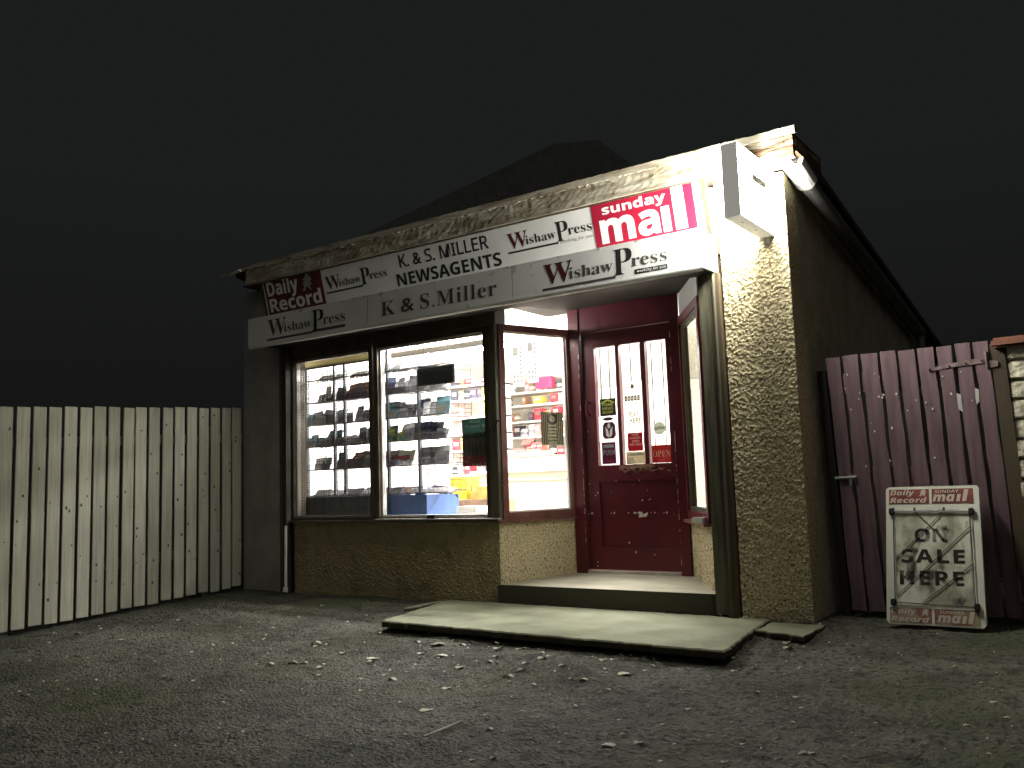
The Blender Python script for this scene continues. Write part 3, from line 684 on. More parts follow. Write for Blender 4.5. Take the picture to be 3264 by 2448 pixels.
# ------------------------------------------------------------------ brick wall at the right edge
bw = thing('brick_wall', 'pale rough brick wall with terracotta coping at the gate hinge side', 'wall', (7, .5, 0))
b = MB(); b.box(6.302, 8.6, .372, .56, -.1, 1.545, 'mortar'); b.build('core', bw)
b = MB(); rng = random.Random(4); z = -.09; row = 0
while z < 1.50:
    x = 6.296 if row % 2 == 0 else 6.296-.11
    while x < 8.6:
        x0 = max(x, 6.292+rng.uniform(-.006, .006)); x1 = x+.213
        if x1-x0 > .05:
            b.box(x0, x1, .355+rng.uniform(-.008, .006), .45, z, z+.098+rng.uniform(-.004, .003), 'brick', bev=.009)
        x += .226
    z += .112; row += 1
b.build('bricks', bw)
b = MB()
for i in range(5): b.box(6.225+.46*i, 6.675+.46*i, .30, .62, 1.548, 1.605, 'coping', bev=.014)
b.build('coping', bw)

# ------------------------------------------------------------------ newspaper board leaning on the gate
ab = thing('poster_board', 'grubby white newspaper poster board leaning on the purple gate', 'poster board', (5.86, .02, 0))
AB = lambda u, v, d: Vector((u+.012*(.4-v)*(1 if u > 5.86 else -.2), .03+.3*v-d, v))
def rrect(u0, u1, v0, v1, r, n=4):
    o = []
    for cx, cy, a in ((u1-r, v1-r, 0), (u0+r, v1-r, PI/2), (u0+r, v0+r, PI), (u1-r, v0+r, 1.5*PI)):
        o += [(cx+r*math.cos(a+PI/2*j/n), cy+r*math.sin(a+PI/2*j/n)) for j in range(n+1)]
    return o
b = MB(); b.prism(rrect(5.606, 6.108, .012, .772, .022), 'abwhite', AB, -.035, 0); b.build('panel', ab)
b = MB(); slabrect(b, AB, 5.662, 6.052, .115, .640, .001, .003, 'posterboard')
po_ = b.build('poster', ab)
b = MB(); b.text(sansb('ON'), 5.762, 5.935, .460, .535, AB, .005, 'abtext', off=.012); b.text(sansb('SALE'), 5.69, 6.02, .345, .420, AB, .005, 'abtext', off=.012, space=1.15); b.text(sansb('HERE'), 5.68, 6.01, .226, .302, AB, .005, 'abtext', off=.012, space=1.15)
b.build('lettering', po_)
def header(v0, v1, k, txt, worn):
    h = MB(); slabrect(h, AB, 5.624, 5.843, v0, v1, .001, .003, k); slabrect(h, AB, 5.858, 6.078, v0, v1, .001, .003, k)
    o = h.build('header_strip', ab); H = v1-v0
    t = MB(); t.text(sansbi('Daily'), 5.630, 5.765, v0+H*.50, v0+H*.97, AB, .0045, txt, off=.008); t.text(sansbi('Record'), 5.630, 5.832, v0+H*.06, v0+H*.45, AB, .0045, txt, off=.008)
    t.prism([(5.79+.042*u, v0+H*.52+.040*v) for u, v in lion], txt, AB, .004, .005)
    t.text(sansb('SUNDAY'), 5.880, 6.005, v0+H*.72, v0+H*.93, AB, .0045, txt); t.text(sansbi('ma'), 5.866, 5.985, v0+H*.12, v0+H*.62, AB, .0045, txt, off=.02)
    t.prism([(5.990, v0+H*.12), (6.008, v0+H*.12), (6.016, v0+H*.62), (5.998, v0+H*.62)], txt, AB, .004, .005); t.prism([(6.020, v0+H*.12), (6.042, v0+H*.12), (6.056, v0+H*.93), (6.034, v0+H*.93)], txt, AB, .004, .005)
    t.build('lettering', o); return o
header(.675, .757, 'abred', 'cream_text', False)
hh = header(.022, .100, 'abredworn', 'cream_text', True); hh['label'] = 'worn rusty red strip along the foot'
for u, v in ((5.640, .632), (6.066, .628), (5.646, .128), (6.070, .12)):
    b = MB(); b.box(-.014, .014, -.012, .012, -.018, .018, 'slot', Matrix.Translation(AB(u, v, .012)) @ Matrix.Rotation(-.29, 4, 'X'), bev=.004); b.build('clip', ab)
b = MB()
c4 = [(5.648, .632), (6.058, .628), (6.062, .12), (5.655, .128)]
b.tube([AB(*c4[0], .014), AB(*c4[1], .014)], .006, 'lettering_pale', 6)
for i in (1, 2, 3): b.tube([AB(*c4[i], .012), AB(*c4[(i+1) % 4], .012)],   .003, 'lettering_grey', 6)
for a, c in (((5.765, .632), (5.93, .465)), ((5.925, .632), (5.66, .365)), ((6.055, .545), (5.665, .165)), ((6.060, .345), (5.80, .13))):
    b.tube([AB(*a, .010), AB(*c, .009)], .0024, 'lettering_grey', 6)
for u in (5.65, 5.765, 5.925): b.tube([AB(u, .625, .012), AB(u, .652, .012)], .006, 'lettering_grey', 6)
b.build('elastic_cord', ab)

# ------------------------------------------------------------------ paving slabs before the door
def slab(name, label, pts, top, th, cut=0):
    t = thing(name, label, 'paving slab', (sum(p[0] for p in pts)/len(pts), sum(p[1] for p in pts)/len(pts), top-th))
    poly = []; rng = random.Random(len(label))
    for i in range(len(pts)):
        a, c = Vector(pts[i]), Vector(pts[(i+1) % len(pts)]); n = max(2, int((c-a).length/.035))
        for j in range(n):
            q_ = a.lerp(c, j/n); wob = .010 if j else .004
            poly.append((q_.x+rng.uniform(-wob, wob), q_.y+rng.uniform(-wob, wob)))
    b = MB(); F = lambda u, v, d: Vector((u, v, top-d)); n = len(poly)
    cxm = sum(p[0] for p in poly)/n; cym = sum(p[1] for p in poly)/n
    ins = [(x+(cxm-x)*.006, y+(cym-y)*.012) for x, y in poly]
    vs = [F(x, y, 0) for x, y in ins]+[F(x, y, .008) for x, y in poly]+[F(x, y, th) for x, y in poly]
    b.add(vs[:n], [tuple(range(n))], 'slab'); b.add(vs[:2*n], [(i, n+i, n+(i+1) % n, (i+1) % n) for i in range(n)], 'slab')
    b.add(vs[n:], [(i, n+i, n+(i+1) % n, (i+1) % n) for i in range(n)]+[tuple(range(2*n-1, n-1, -1))], 'concrete_shade')
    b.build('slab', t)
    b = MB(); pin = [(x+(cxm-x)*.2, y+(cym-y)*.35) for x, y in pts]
    b.prism(pin, 'concrete_shade', F, th+.001, th+.10); b.build('bedding', t)
    return t
slab('paving_slab', 'large concrete slab lying in front of the doorstep', [(2.42, .0), (2.69, -1.02), (5.09, -1.09), (4.945, -.02)], .004, .04)
slab('paving_slab', 'small concrete slab beside the right end of the large slab', [(4.99, -.09), (5.00, -.40), (5.30, -.50), (5.30, -.09)], .0, .03)

slab('paving_slab', 'narrow broken concrete strip along the left end of the large slab', [(2.352, -.03), (2.375, -.45), (2.425, -.37), (2.405, -.02)], -.002, .03)

# ------------------------------------------------------------------ dark house behind
hs = thing('house', 'dark hip roofed house silhouetted behind the shop', 'house', (-3, 12, 0))
b = MB(); b.box(-8.6, .9, 9.2, 12.0, -.2, 5.0, 'housedark'); b.build('wall', hs)
b = MB()
b.add([(-9.3, 8.8, 6.2), (1.2, 8.8, 5.2), (1.2, 12.2, 5.2), (-9.3, 12.2, 6.2), (-2.2, 9.3, 7.62), (-1.2, 9.3, 7.45), (-1.4, 10.5, 7.4), (-4, 10.5, 7.3)],
      [(0, 1, 5, 4), (1, 2, 6, 5), (2, 3, 7, 6), (3, 0, 4, 7), (4, 5, 6, 7), (0, 3, 2, 1)], 'slate'); b.build('roof', hs)

exec_parts = None
# ------------------------------------------------------------------ inside the shop
# strip lights
for i, (x, y) in enumerate(((1.3, 1.85), (2.9, 1.9), (1.3, 1.15), (3.9, 1.7))):
    t = thing('strip_light', ['bare strip light hung over the magazine end of the shop', 'bare strip light hung over the shop counter', 'bare strip light hung just behind the magazine rack', 'bare strip light hung behind the glazed door'][i], 'strip light', (x, y, 2.40))
    b = MB(); b.box(x-.6, x+.6, y-.012, y+.012, 2.395, 2.4185, 'plasticwhite'); b.box(x-.6, x-.585, y-.012, y+.012, 2.24, 2.394, 'plasticwhite'); b.box(x+.585, x+.6, y-.012, y+.012, 2.24, 2.394, 'plasticwhite'); b.build('batten', t)
    b = MB(); b.tube([(x-.58, y, 2.26), (x+.58, y, 2.26)], .018, 'tube'); b.build('tube', t)
    L = bpy.data.lights.new('strip', 'AREA'); L.shape = 'RECTANGLE'; L.size = 1.2; L.size_y = .2; L.energy = ROOM_W*.6; L.color = (1, .98, .955)
    lo = bpy.data.objects.new('strip_glow', L); COL.objects.link(lo); lo.parent = t; lo.location = (0, 0, -.17)
t = thing('strip_light', 'white roller housing along the top of the second window pane with unseen tube added above', 'strip light', (2.28, .2, 1.99))
b = MB(); b.box(1.72, 2.80, .165, .195, 1.967, 2.012, 'plasticwhite', bev=.006); b.build('batten', t)
b = MB(); b.tube([(1.74, .25, 2.115), (2.83, .25, 2.115)], .016, 'tube'); b.build('tube', t)  # unseen tube added above the roller housing to light the transom

# magazine rack in the left windows
rk = thing('magazine_rack', 'wire magazine rack behind the two left window panes', 'rack', (1.3, .35, .6))
for x in (.479, .847, .979, 1.509, 1.866):
    b = MB(); b.box(x-.013, x+.013, .34, .37, .64, 2.36, 'rackpost'); b.build('upright', rk)
shz = [.818, 1.055, 1.267, 1.470, 1.680, 1.887]
for z in shz:
    b = MB()
    b.tube([(.46, .30, z), (2.2, .30, z)], .006, 'wire', 6); b.tube([(.46, .30, z+.05), (2.2, .30, z+.05)], .003, 'wire', 4)
    b.tube([(.46, .48, z+.01), (2.2, .48, z+.01)], .004, 'wire', 4)
    for i in range(36): b.tube([(.46+.0497*i, .30, z+.05), (.46+.0497*i, .30, z), (.46+.0497*i, .48, z+.01)], .0022, 'wire', 4)
    b.build('wire_shelf', rk)
def wire_grid(x0, y0, x1, y1, z0, z1, nx, nz, tilt=0):
    b = MB()
    for i in range(nx+1):
        a = i/nx; b.tube([(x0+(x1-x0)*a, y0+(y1-y0)*a, z0+tilt*(1-a)), (x0+(x1-x0)*a+.01, y0+(y1-y0)*a, z1+tilt*(1-a))], .0024 if 0 < i < nx else .004, 'wire', 4)
    for j in range(nz+1):
        c = j/nz; z = z0+(z1-z0)*c; b.tube([(x0, y0, z+tilt), (x1, y1, z)], .0024 if 0 < j < nz else .004, 'wire', 4)
    return b.build('wire_grid', rk)
wire_grid(1.89, .42, 2.22, .62, 1.73, 1.975, 7, 6, .05); wire_grid(1.89, .42, 2.22, .62, 1.45, 1.67, 7, 6, .03)
wire_grid(1.89, .42, 2.23, .62, 1.06, 1.245, 7, 5, .03); wire_grid(1.89, .42, 2.20, .62, .83, 1.04, 7, 5, .03)
wire_grid(.49, .56, 1.48, .56, 1.05, 1.70, 44, 10); wire_grid(1.51, .58, 1.87, .58, 1.05, 1.70, 16, 14); wire_grid(1.52, .52, 1.86, .56, .84, 1.02, 12, 5); wire_grid(.5, .52, 1.40, .54, 1.72, 2.0, 26, 5); wire_grid(.5, .52, .84, .54, .84, 1.24, 12, 8); wire_grid(1.52, .52, 1.86, .56, 1.70, 2.0, 12, 5)
# mesh grille and yellow pelmet inside the first pane
b = MB()
for i in range(43): x = .668+.0221*i; b.add([(x-.0022, .10, .645), (x+.0022, .10, .645), (x+.0022, .10, 1.99), (x-.0022, .10, 1.99)], [(0, 1, 2, 3)], 'wire')
for j in range(60): z = .65+.0226*j; b.add([(.665, .102, z-.0013), (1.60, .102, z-.0013), (1.60, .102, z+.0013), (.665, .102, z+.0013)], [(0, 1, 2, 3)], 'wire')
b.build('mesh_grille', w1)
b = MB(); b.box(.40, 1.33, .33, .35, 2.02, 2.12, 'yellowboard'); b.box(.40, 1.33, .315, .352, 2.006, 2.018, 'boxdark'); b.build('pelmet', rk)
# magazines
cols = {'dark': (.07, .07, .075), 'grey': (.26, .26, .265), 'teal': (.05, .11, .13), 'brown': (.15, .07, .05), 'green': (.20, .30, .03), 'maroon': (.22, .03, .05), 'pale': (.6, .59, .57), 'navy': (.03, .04, .08)}
adj = {'dark': 'black covered magazine', 'grey': 'grey covered magazine', 'teal': 'dark teal magazine', 'brown': 'brown red magazine', 'green': 'bright green magazine', 'maroon': 'maroon magazine', 'pale': 'pale covered magazine', 'navy': 'navy blue magazine'}
pane_of = lambda x: 'meshed left window pane' if x < 1.45 else 'second window pane'
shelf_n = ['lowest', 'second lowest', 'third', 'fourth', 'fifth', 'top']
rng = random.Random(21); first = {}
def magazine(c, x, zi, w, h, tilt=0, lean=.2, y=.36, th=.012):
    key = (c, round(w, 2), round(h, 2))
    if key not in first:
        b = MB(); k = flat('cover_'+c, cols[c], .5)
        b.box(-w/2, w/2, 0, th, 0, h, k); b.box(-w/2+.004, w/2-.004, -.001, .0, h*.70, h*.93, flat('masthead_'+c, tuple(min(.6, v*2.4+.05) for v in cols[c])))
        b.box(-w/2+.01, w/2-.03, -.001, .0, h*.12, h*.5, flat('picture_'+c, tuple(v*.5+.04 for v in cols[c][::-1])))
        o = b.build('magazine'); first[key] = o
    else: o = first[key].copy(); COL.objects.link(o)
    o.location = (x, y, shz[zi]+.004); o.rotation_euler = (-lean, tilt, rng.uniform(-.15, .15))
    tag(o, f'{adj[c]} on the {shelf_n[zi]} rack shelf behind the {pane_of(x)}', 'magazine', 'magazines on the wire rack')
plan = [(5, .75, 'dark', 3), (5, 1.15, 'grey', 2), (4, .72, 'pale', 2), (4, 1.12, 'brown', 5), (4, 1.25, 'brown', 3), (3, .62, 'teal', 5), (3, .78, 'dark', 5), (3, 1.22, 'grey', 3), (2, .62, 'teal', 5), (2, .78, 'teal', 3), (2, 1.2, 'dark', 4), (2, 1.30, 'dark', 2), (1, 1.15, 'brown', 6), (1, .66, 'pale', 1), (0, .70, 'dark', 3), (0, 1.2, 'dark', 5), (0, .9, 'grey', 2),
        (5, 1.62, 'dark', 3), (5, 1.98, 'grey', 2), (4, 1.60, 'grey', 3), (4, 1.72, 'dark', 3), (4, 2.02, 'grey', 4), (3, 1.60, 'dark', 4), (3, 1.74, 'dark', 3), (3, 1.97, 'navy', 3), (2, 1.62, 'green', 4), (2, 1.74, 'green', 3), (2, 2.0, 'dark', 4), (2, 1.93, 'navy', 2), (1, 1.50, 'maroon', 4), (1, 1.68, 'maroon', 3), (1, 1.98, 'grey', 3), (0, 1.66, 'dark', 3), (0, 1.95, 'navy', 3), (0, 2.06, 'dark', 2)]
pr = random.Random(77)
for zi in range(6):
    for x0, x1 in ((.52, .83), (.87, .96), (1.0, 1.46), (1.53, 1.84), (1.89, 2.16)):
        x = x0+.03
        while x < x1:
            if pr.random() < .74: plan.append((zi, x, pr.choice(['dark', 'dark', 'grey', 'grey', 'pale', 'pale', 'navy', 'brown', 'teal'] if zi not in (2, 3) else ['dark', 'dark', 'teal', 'grey', 'navy', 'pale']), 1))
            x += pr.uniform(.07, .12)
for zi, xc, c, n in plan:
    for j in range(n):
        hmax = (shz[zi+1]-shz[zi]-.03) if zi < 5 else .15
        w = rng.choice([.07, .10, .14]); h = rng.choice([.09, .12, .15]); h = min(h, hmax)
        if zi in (0, 5): h = .08; w = .16
        magazine(c, xc+(j-(n-1)/2)*.055+rng.uniform(-.02, .02), zi, w, h, rng.uniform(-.12, .12), rng.uniform(.1, .5) if zi not in (0, 5) else rng.uniform(.7, 1.1), .34+.012*j)
# blue display trough
pl = MB(); pl.box(.56, 1.488, .2, .6, .617, .812, flat('bin_shade_grey', (.05, .055, .06)), bev=.004); tag(pl.build('shaded_bin_end'), 'left end of the blue bin behind the meshed pane, its shade painted dark grey', 'plinth')  # same bin where it is unlit, the shade put into a dark grey colour
bt = thing('display_bin', 'blue display bin on the window ledge under the second pane', 'display bin', (1.8, .3, .62))
b = MB(); b.box(1.495, 2.062, .2, .212, .632, .81, 'bluebin'); b.box(1.495, 2.062, .2, .62, .62, .631, 'bluebin'); b.box(1.495, 2.062, .608, .62, .632, .80, 'bluebin')
b.prism([(.213, .632), (.607, .632), (.607, .76), (.56, .806), (.213, .81)], 'bluebin', lambda u, v, d: Vector((d, u, v)), 2.05, 2.062); b.box(1.495, 1.507, .213, .607, .632, .80, 'bluebin')
b.build('bin', bt)
b = MB(); b.box(.2, 2.85, .15, .70, .575, .615, 'roomwhite'); b.build('window_ledge', shop)
# hanging open sign
hg = thing('hanging_sign', 'dark flat OPEN sign hanging inside the second window pane', 'sign', (2.26, .11, 1.76))
b = MB(); FH = XZ(.11); slabrect(b, FH, 2.066, 2.440, 1.69, 1.83, -.05, 0, flat('sign_black', (.035, .037, .033))); slabrect(b, FH, 2.441, 2.462, 1.688, 1.832, -.05, .001, 'plasticwhite'); slabrect(b, FH, 2.066, 2.46, 1.831, 1.838, -.05, .001, 'plasticwhite'); b.build('panel', hg)
b = MB(); b.text('OPEN', 2.10, 2.40, 1.735, 1.79, FH, .002, flat('dim_letters', (.07, .072, .065)), off=.0); b.build('lettering', hg)
b = MB(); b.tube([(2.12, .13, 1.838), (2.12, .13, 2.06)], .002, 'wire', 4); b.tube([(2.38, .13, 1.838), (2.38, .13, 2.06)], .002, 'wire', 4); b.build('cord', hg)
# poster in the second pane
pt_ = thing('window_poster', 'green and red parade poster in the lower right of the second window pane', 'poster', (2.66, .1, 1.0))
b = MB(); FQ = XZ(.092); slabrect(b, FQ, 2.532, 2.786, 1.016, 1.386, -.003, 0, thinflat('poster_green', (.10, .16, .14))); b.build('sheet', pt_)
b = MB(); slabrect(b, FQ, 2.533, 2.785, 1.10, 1.26, .001, .002, flat('poster_brown', (.13, .11, .085))); slabrect(b, FQ, 2.533, 2.785, 1.017, 1.099, .001, .002, flat('poster_red', (.30, .02, .035)))
rng = random.Random(2)
for i in range(6):
    x = 2.56+.038*i; h = rng.uniform(.085, .11)
    b.prism([(x-.011, 1.10), (x-.004, 1.10), (x-.001, 1.13), (x+.003, 1.10), (x+.011, 1.10), (x+.016, 1.10+h*.75), (x+.006, 1.10+h*.8), (x+.006, 1.10+h), (x-.006, 1.10+h), (x-.006, 1.10+h*.8), (x-.016, 1.10+h*.75)], flat('poster_figure', (.06, .045, .04)), FQ, .0025, .003+.0002*i)
for i in range(14):
    x = rng.uniform(2.54, 2.78); z = 1.085-rng.random()*.06 if abs(x-2.66) > .06 else 1.03; r_ = rng.uniform(.005, .010)
    b.prism([(x+r_*math.cos(t*PI/3), z+r_*math.sin(t*PI/3)) for t in range(6)], flat('poster_pink', (.6, .25, .27)), FQ, .0025, .003+.0002*i)
for i in range(9):
    x = 2.54+.028*i; b.prism([(x, 1.235), (x+.03, 1.235), (x+.022, 1.27+.012*rng.random()), (x+.01, 1.275)], flat('poster_tree', (.04, .05, .035)), FQ, .0035, .004+.0002*i)
b.text(serif('Heart'), 2.61, 2.71, 1.352, 1.374, FQ, .003, 'signwhite'); b.text(sansb('FT UNITED TO'), 2.57, 2.76, 1.312, 1.334, FQ, .003, 'signwhite')
b.build('print', pt_)
# small striped leaflet in the splayed window
lf = thing('leaflet', 'striped leaflet with wreath emblem stuck in the splayed window', 'leaflet', (3.09, .52, 1.18))
un = (3.105-2.92)/dL.x if dL.x else 0
FLf = lambda u, v, d: FL(u, v, d-.028)
u0, u1 = LL*.60, LL-.075
b = MB(); slabrect(b, FLf, u0, u1, 1.165, 1.425, -.003, 0, thinflat('leaflet_cream', (.32, .32, .24))); b.build('sheet', lf)
b = MB()
for i in range(12):
    if 3 < i < 8: continue
    a = u0+(u1-u0)*(i+.2)/12; slabrect(b, FLf, a, a+(u1-u0)*.045, 1.167, 1.423, .0005, .0012, flat('leaflet_stripe', (.07, .075, .055)))
cx, cz = (u0+u1)/2, 1.37
for i in range(16):
    t = 2*PI*i/16; x, z = cx+.042*math.cos(t), cz+.036*math.sin(t)
    b.prism([(x+.013*math.cos(s*PI/3), z+.013*math.sin(s*PI/3)) for s in range(6)], flat('leaflet_wreath', (.05, .06, .05)), FLf, .0015, .002+.0001*i)
for i in range(5): slabrect(b, FLf, cx-.04, cx+.04, 1.30-.026*i, 1.308-.026*i, .0005, .0012, 'leaflet_stripe')
b.build('print', lf)
for a, c in (((2.291, .3, 1.907), (2.65, .3, 2.113)), ((2.40, 1.0, 2.213), (2.93, 1.0, 2.03))):
    b = MB(); b.tube([a, c], .004, 'wire', 5); b.build('cord', shop)
# hanging calendars
for i, (x0, x1, z0, z1, y) in enumerate(((2.264, 2.38, 1.742, 2.136, 1.2), (2.426, 2.535, 1.766, 2.16, 1.2))):
    t = thing('calendar', ['left hand white wall planner hanging behind the splayed window', 'right hand white wall planner hanging behind the splayed window'][i], 'calendar', (x0, y, z0))
    b = MB(); F = XZ(y); slabrect(b, F, x0, x1, z0, z1, -.003, 0, 'paper'); b.build('sheet', t)
    b = MB(); k = flat('calendar_ink', (.09, .085, .08)); w = x1-x0
    slabrect(b, F, x0+w*.06, x0+w*.55, z1-.11, z1-.03, .001, .002, k)
    for j in range(9): slabrect(b, F, x0+w*.68, x0+w*.88, z1-.06-.037*j, z1-.037-.037*j, .001, .002, k)
    for c in range(2):
        for r_ in range(2): slabrect(b, F, x0+w*(.05+.32*c), x0+w*(.26+.32*c), z0+.035+.045*r_, z0+.065+.045*r_, .001, .002, k)
    b.build('print', t)
# counter
ct = thing('shop_counter', 'cream laminate shop counter seen through the splayed window', 'counter', (2, 2.2, .165))
b = MB(); b.box(1.172, 2.75, 2.0, 2.6, .165, .985, 'creamlaminate'); b.build('front_panel', ct)
b = MB(); b.box(1.15, 2.78, 1.955, 2.65, .986, 1.012, 'roomwhite', bev=.004); b.build('worktop', ct)
b = MB(); b.box(1.19, 2.74, 1.985, 1.999, .90, .925, flat('counter_shade', (.45, .37, .31))); b.build('shade_band', ct)  # band of shadow on the counter front, painted as a darker strip
b = MB(); b.box(1.562, 1.79, 2.05, 2.3, 1.013, 1.13, flat('drawer_grey', (.4, .4, .36))); t = b.build('till_drawer'); tag(t, 'grey drawer unit on the left of the counter', 'drawer')
b = MB(); b.box(1.80, 2.19, 2.05, 2.3, 1.013, 1.13, 'plasticwhite', bev=.004); t = b.build('white_box'); tag(t, 'white box on the counter beside the grey drawer', 'box')
tr = thing('sweet_tray', 'wooden tray of striped chocolate bars on the counter', 'tray', (1.85, 2.2, 1.14))
b = MB(); b.box(1.55, 2.12, 2.05, 2.07, 1.14, 1.19, flat('tray_wood', (.42, .27, .18))); b.box(1.55, 2.12, 2.071, 2.35, 1.132, 1.145, 'tray_wood'); b.build('tray', tr)
rng = random.Random(6)
for i in range(11):
    x = 1.57+.032*i+.1*(i > 5)*0; b = MB()
    T = Matrix.Translation((x, 2.12, 1.146)) @ Matrix.Rotation(.25+rng.uniform(-.05, .05), 4, 'Y')
    h = .09+.05*(i > 6)
    b.box(0, .028, 0, .1, 0, h, flat('wrapper_choc', (.13, .045, .04)), T)
    for j in range(3): b.box(.001, .027, -.002, 0, h*(.1+.3*j), h*(.2+.3*j), flat('wrapper_pink', (.5, .27, .24)), T)
    o = b.build('chocolate_bar'); tag(o, 'chocolate bar in striped brown wrapper standing in the counter tray', 'chocolate bar', 'chocolate bars in the counter tray')
b = MB(); 
for i in range(14): b.prism([(1.70+.15*rng.random()+.018*math.cos(t*PI/3), 1.27+.05*rng.random()+.014*math.sin(t*PI/3)) for t in range(6)], 'wrapper_choc', XZ(2.14), -.02-.001*i, .0+.001*i)
t = b.build('sweet_bag'); tag(t, 'heap of brown sweets behind the chocolate bars', 'sweets')
# shelving with goods
def shelving(nm, lab, x0, x1, y0, y1, zs):
    s = thing(nm, lab, 'shelves', ((x0+x1)/2, y0, .165))
    for z in zs: b = MB(); b.box(x0, x1, y0, y1, z-.022, z, 'roomwhite'); b.build('shelf', s)
    b = MB(); b.box(x0, x0+.02, y0+.03, y1, .165, 2.07, 'roomwhite'); b.box(x1-.02, x1, y0+.03, y1, .165, 2.07, 'roomwhite'); b.build('side_panel', s)
    return s
zA = [.55, .90, 1.20, 1.45, 1.64, 1.84, 2.0]; zB = [.5, .78, 1.0, 1.28, 1.47, 1.66, 1.86, 2.03]
shelving('wall_shelves', 'white wall shelves of packets on the back wall', .25, 1.5, 3.7, 4.0, zA)
shelving('wall_shelves', 'white shelves of goods behind the window poster', .26, 1.0, 2.7, 2.95, zB)
gc = {'red carton': (.6, .03, .05), 'yellow packet': (.62, .5, .08), 'dark carton': (.05, .045, .07), 'cream packet': (.6, .54, .35), 'brown carton': (.3, .17, .1), 'pink carton': (.6, .25, .25), 'olive jar': (.2, .17, .08), 'white tub': (.7, .7, .66), 'black tin': (.03, .03, .03)}
rng = random.Random(12)
def good(kind, x, y, z, w, h, d, where):
    nm = kind.split()[1]; k = flat('good_'+kind.replace(' ', '_'), gc[kind])
    b = MB()
    if nm in ('jar', 'tub', 'tin'):
        b.tube([(x, y, z), (x, y, z+h*.78), (x, y, z+h*.8), (x, y, z+h)], [w/2, w/2, w*.4, w*.4], k, 10)
        b.tube([(x, y-.001, z+h*.25), (x, y-.001, z+h*.6)], w/2+.002, 'paper' if kind != 'white tub' else flat('tub_label', (.25, .25, .3)), 10, cap=False)
    else:
        b.box(x-w/2, x+w/2, y, y+d, z, z+h, k); b.box(x-w*.36, x+w*.3, y-.002, y, z+h*.45, z+h*.8, 'paper' if rng.random() < .5 else flat('good_band', (.2, .12, .1)))
    o = b.build(nm); tag(o, f'{kind} {where}', nm, 'goods on the shop shelves')
shn = {id(zA): 'on the back wall shelves', id(zB): 'on the shelves behind the poster'}
for zs, x0, x1, y, w_ in ((zA, .30, 1.45, 3.74, shn[id(zA)]), (zB, .30, .97, 2.73, shn[id(zB)])):
    for si, z in enumerate(zs):
        x = x0; gap = (zs[si+1] if si+1 < len(zs) else 2.15)-z
        while x < x1-.05:
            kind = rng.choice(list(gc)); w = rng.uniform(.06, .13)
            if x+w > x1: break
            if rng.random() < .86: good(kind, x+w/2, y, z+.001, w, min(gap-.05, rng.uniform(.09, .16)), .12, w_)
            x += w+rng.uniform(.004, .02)
def special(nm, lab, cat, *bx):
    b = MB()
    for v in bx: b.box(*v[:6], v[6], bev=.003)
    return tag(b.build(nm), lab, cat)
special('red_box', 'big red box on the top shelf of the back wall', 'box', (.90, 1.14, 3.62, 3.70, 2.015, 2.17, flat('big_red', (.6, .04, .12))))
special('yellow_bucket', 'yellow box on the floor display behind the blue bin', 'box', (1.42, 1.62, 1.3, 1.5, .74, .95, flat('big_yellow', (.7, .56, .05))))
special('display_stand', 'brown display stand carrying the yellow box', 'stand', (1.3, 1.9, 1.25, 1.7, .165, .735, flat('stand_brown', (.3, .2, .13))), (1.66, 1.9, 1.3, 1.6, .74, .86, flat('stand_gold', (.55, .42, .12))))
special('white_basket', 'white basket on the window ledge beside the blue bin', 'basket', (2.25, 2.45, .35, .55, .617, .70, 'plasticwhite'), (2.42, 2.72, .3, .5, .617, .655, 'creamlaminate'))
special('crumpled_rag', 'crumpled pale packet on the right hand window sill', 'packet', (4.45, 4.53, .03, .09, .576, .612, 'chip'))

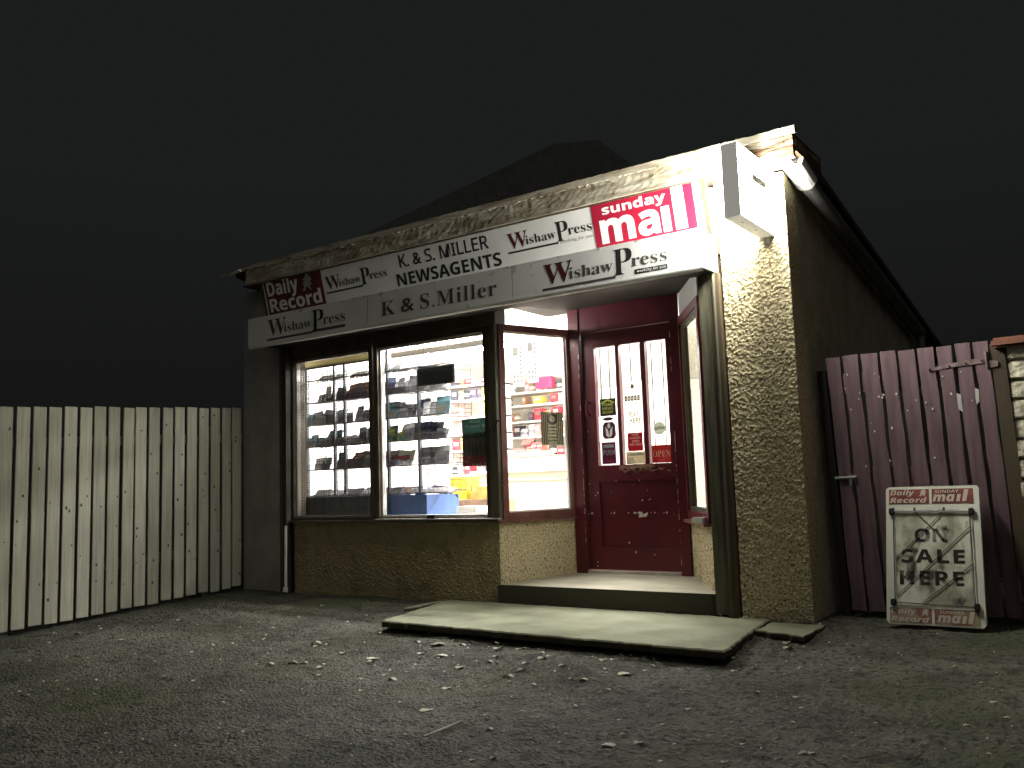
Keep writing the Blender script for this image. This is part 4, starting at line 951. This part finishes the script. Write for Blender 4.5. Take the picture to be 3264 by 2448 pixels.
# ------------------------------------------------------------------ leaves, chips and twigs on the tarmac
def px2ground(px, py):
    d = _f*2854.5+_r2*(px-1632)-_u2*(py-1224); o = Vector(CAM)
    t = (-.008+GS*o.y-o.z)/(d.z-GS*d.y); p_ = o+d*t; return p_
LIT = [(1190,2096,51),(1180,2112,29),(1397,2057,54),(1404,2090,51),(1342,2083,29),(1295,2142,10),(1342,2170,13),(1161,2043,10),(1274,2007,19),(1317,2000,16),(1375,2021,26),(1472,2025,12),(1331,2047,26),(1368,2068,13),(1447,2043,17),(1491,2068,19),(1585,2108,12),(1747,2126,12),(1791,2121,29),(1850,2119,10),(1888,2096,10),(1953,2102,17),(2010,2088,14),(2055,2094,13),(2084,2099,13),(1932,2141,13),(1993,2144,58),(1780,2150,12),(1859,2167,33),(1827,2189,9),(1850,2191,10),(1624,2177,26),(1699,2183,22),(1630,2227,10),(1576,2243,10),(1664,2267,26),(1693,2202,9),(1360,2261,51),(1501,2301,16),(1827,2290,7),(1845,2294,14),(1974,2294,17),(1807,2339,17),(1985,2343,33),(1939,2378,58),(2033,2372,41),(2152,2373,19),(2335,2302,19),(2335,2339,14),(2395,2265,10),(2066,2249,10),(2644,2170,17),(2554,2133,29),(2507,2109,12),(2619,2120,10),(2402,2130,19),(2413,2206,17),(2398,2083,51),(2416,2036,25),(2507,2050,29),(2510,2068,36),(2460,2047,10),(2561,2397,43),(2525,2300,19),(2308,2426,26),(1570,2423,22),(1530,2397,10),(1194,2363,16),(1277,2235,17),(2170,2198,9),(2228,2358,10),(1606,2329,9),(1751,2213,9),(1910,2227,9),(2113,2155,9),(2257,2155,7),(1462,2184,10),(1534,2141,10),(1425,2141,12),(1230,2177,10),(1143,2155,12),(2474,2213,10),(2590,2242,12),(319,2002,11),(615,2082,20),(918,2027,11),(976,1969,18),(1065,1971,14),(869,2000,15),(845,2037,22),(984,2059,11),(853,2082,11),(915,2073,9),(765,1998,9),(492,2111,15),(430,2083,12),(277,2096,11),(573,1979,26),(1049,2038,28),(1007,2054,38),(696,2321,14),(915,2155,12),(1107,1983,12),(1168,1958,11),(1030,1929,20),(384,2044,28),(953,1968,11),(138,2169,11),(184,2169,17),(523,2161,18),(934,2111,38),(861,2119,31),(1022,2127,31),(845,2177,14),(676,2069,9),(807,2046,9),(88,2357,8)]

rng = random.Random(31)
def leaf_mesh(k, s):
    b = MB(); r = random.Random(s)
    N = 10; ring = []
    for i in range(N):
        t = 2*PI*i/N; rad = .5*(.75+.25*r.random())*(1.15 if i in (0,) else 1)
        ring.append(Vector((rad*math.cos(t), .42*rad*2*.5*math.sin(t)*1.5, .10*math.cos(t*2+s)+.07*r.random())))
    b.add([Vector((0, 0, .05))]+ring, [(0, i+1, (i+1) % N+1) for i in range(N)], k)
    return b.build('fallen_leaf', smooth=True)
def chip_mesh(s):
    r = random.Random(s); bm = bmesh.new(); bmesh.ops.create_icosphere(bm, subdivisions=1, radius=.5)
    for v in bm.verts: v.co = Vector((v.co.x*r.uniform(.8, 1.1), v.co.y*r.uniform(.5, .8), v.co.z*r.uniform(.35, .6)))
    me = bpy.data.meshes.new('stone_chip'); bm.to_mesh(me); bm.free(); me.materials.append(K['chip'])
    o = bpy.data.objects.new('stone_chip', me); COL.objects.link(o); return o
_q = random.Random(99)
for _ in range(200):
    LIT.append((_q.randint(20, 3240), int(1990+440*_q.random()**1.3), _q.choice([7, 8, 9, 10, 12, 14, 17, 18, 22, 26])))
for _ in range(44):
    LIT.append((_q.randint(950, 2000), int(2050+170*_q.random()**1.2), _q.choice([14, 18, 20, 24, 30, 36])))
LIT = [l for l in LIT if not (1230 < l[0] < 2500 and 1900 < l[1] < 2085 and l[1] < 1985+(l[0]-1210)*.09+14)]
leaves = [leaf_mesh('leaf', 1), leaf_mesh('leaf', 2), leaf_mesh('leafdark', 3), leaf_mesh('leaf', 4)]
chips = [chip_mesh(i) for i in range(4)]
used = set()
for i, (px, py, wpx) in enumerate(LIT):
    p_ = px2ground(px, py); dist = (p_-Vector(CAM)).dot(_f); size = max(.012, wpx*dist/2854.5)
    src = leaves[i % 4] if wpx >= 17 else chips[i % 4]
    if src.name in used: o = src.copy(); COL.objects.link(o)
    else: o = src; used.add(src.name)
    ang = YAW+rng.uniform(-.3, .3) if wpx >= 17 else rng.uniform(0, 6)
    p_.z = max(gh(p_.x+a_*size*.3, p_.y+c_*size*.3) for a_ in (-1, 0, 1) for c_ in (-1, 0, 1))+.001; o.location = p_; o.rotation_euler = (0, 0, ang); o.scale = (size, size, size*(1.0 if wpx < 45 else .5))
    if wpx >= 17:
        tag(o, 'dark curled dead leaf lying on the tarmac' if i % 4 == 2 else 'pale curled dead leaf lying on the tarmac', 'leaf', 'fallen leaves on the tarmac')
    else: tag(o, 'tiny pale stone chip lying on the tarmac', 'stone chip', 'stone chips on the tarmac')
up = lambda v: Vector((v.x, v.y, gh(v.x, v.y)+.012))
b = MB(); b.tube([up(px2ground(1350, 2357)), up(px2ground(1410, 2332)), up(px2ground(1472, 2310))], [.005, .006, .004], 'chip', 6)
tag(b.build('twig'), 'thin pale twig lying on the tarmac in the foreground', 'twig')
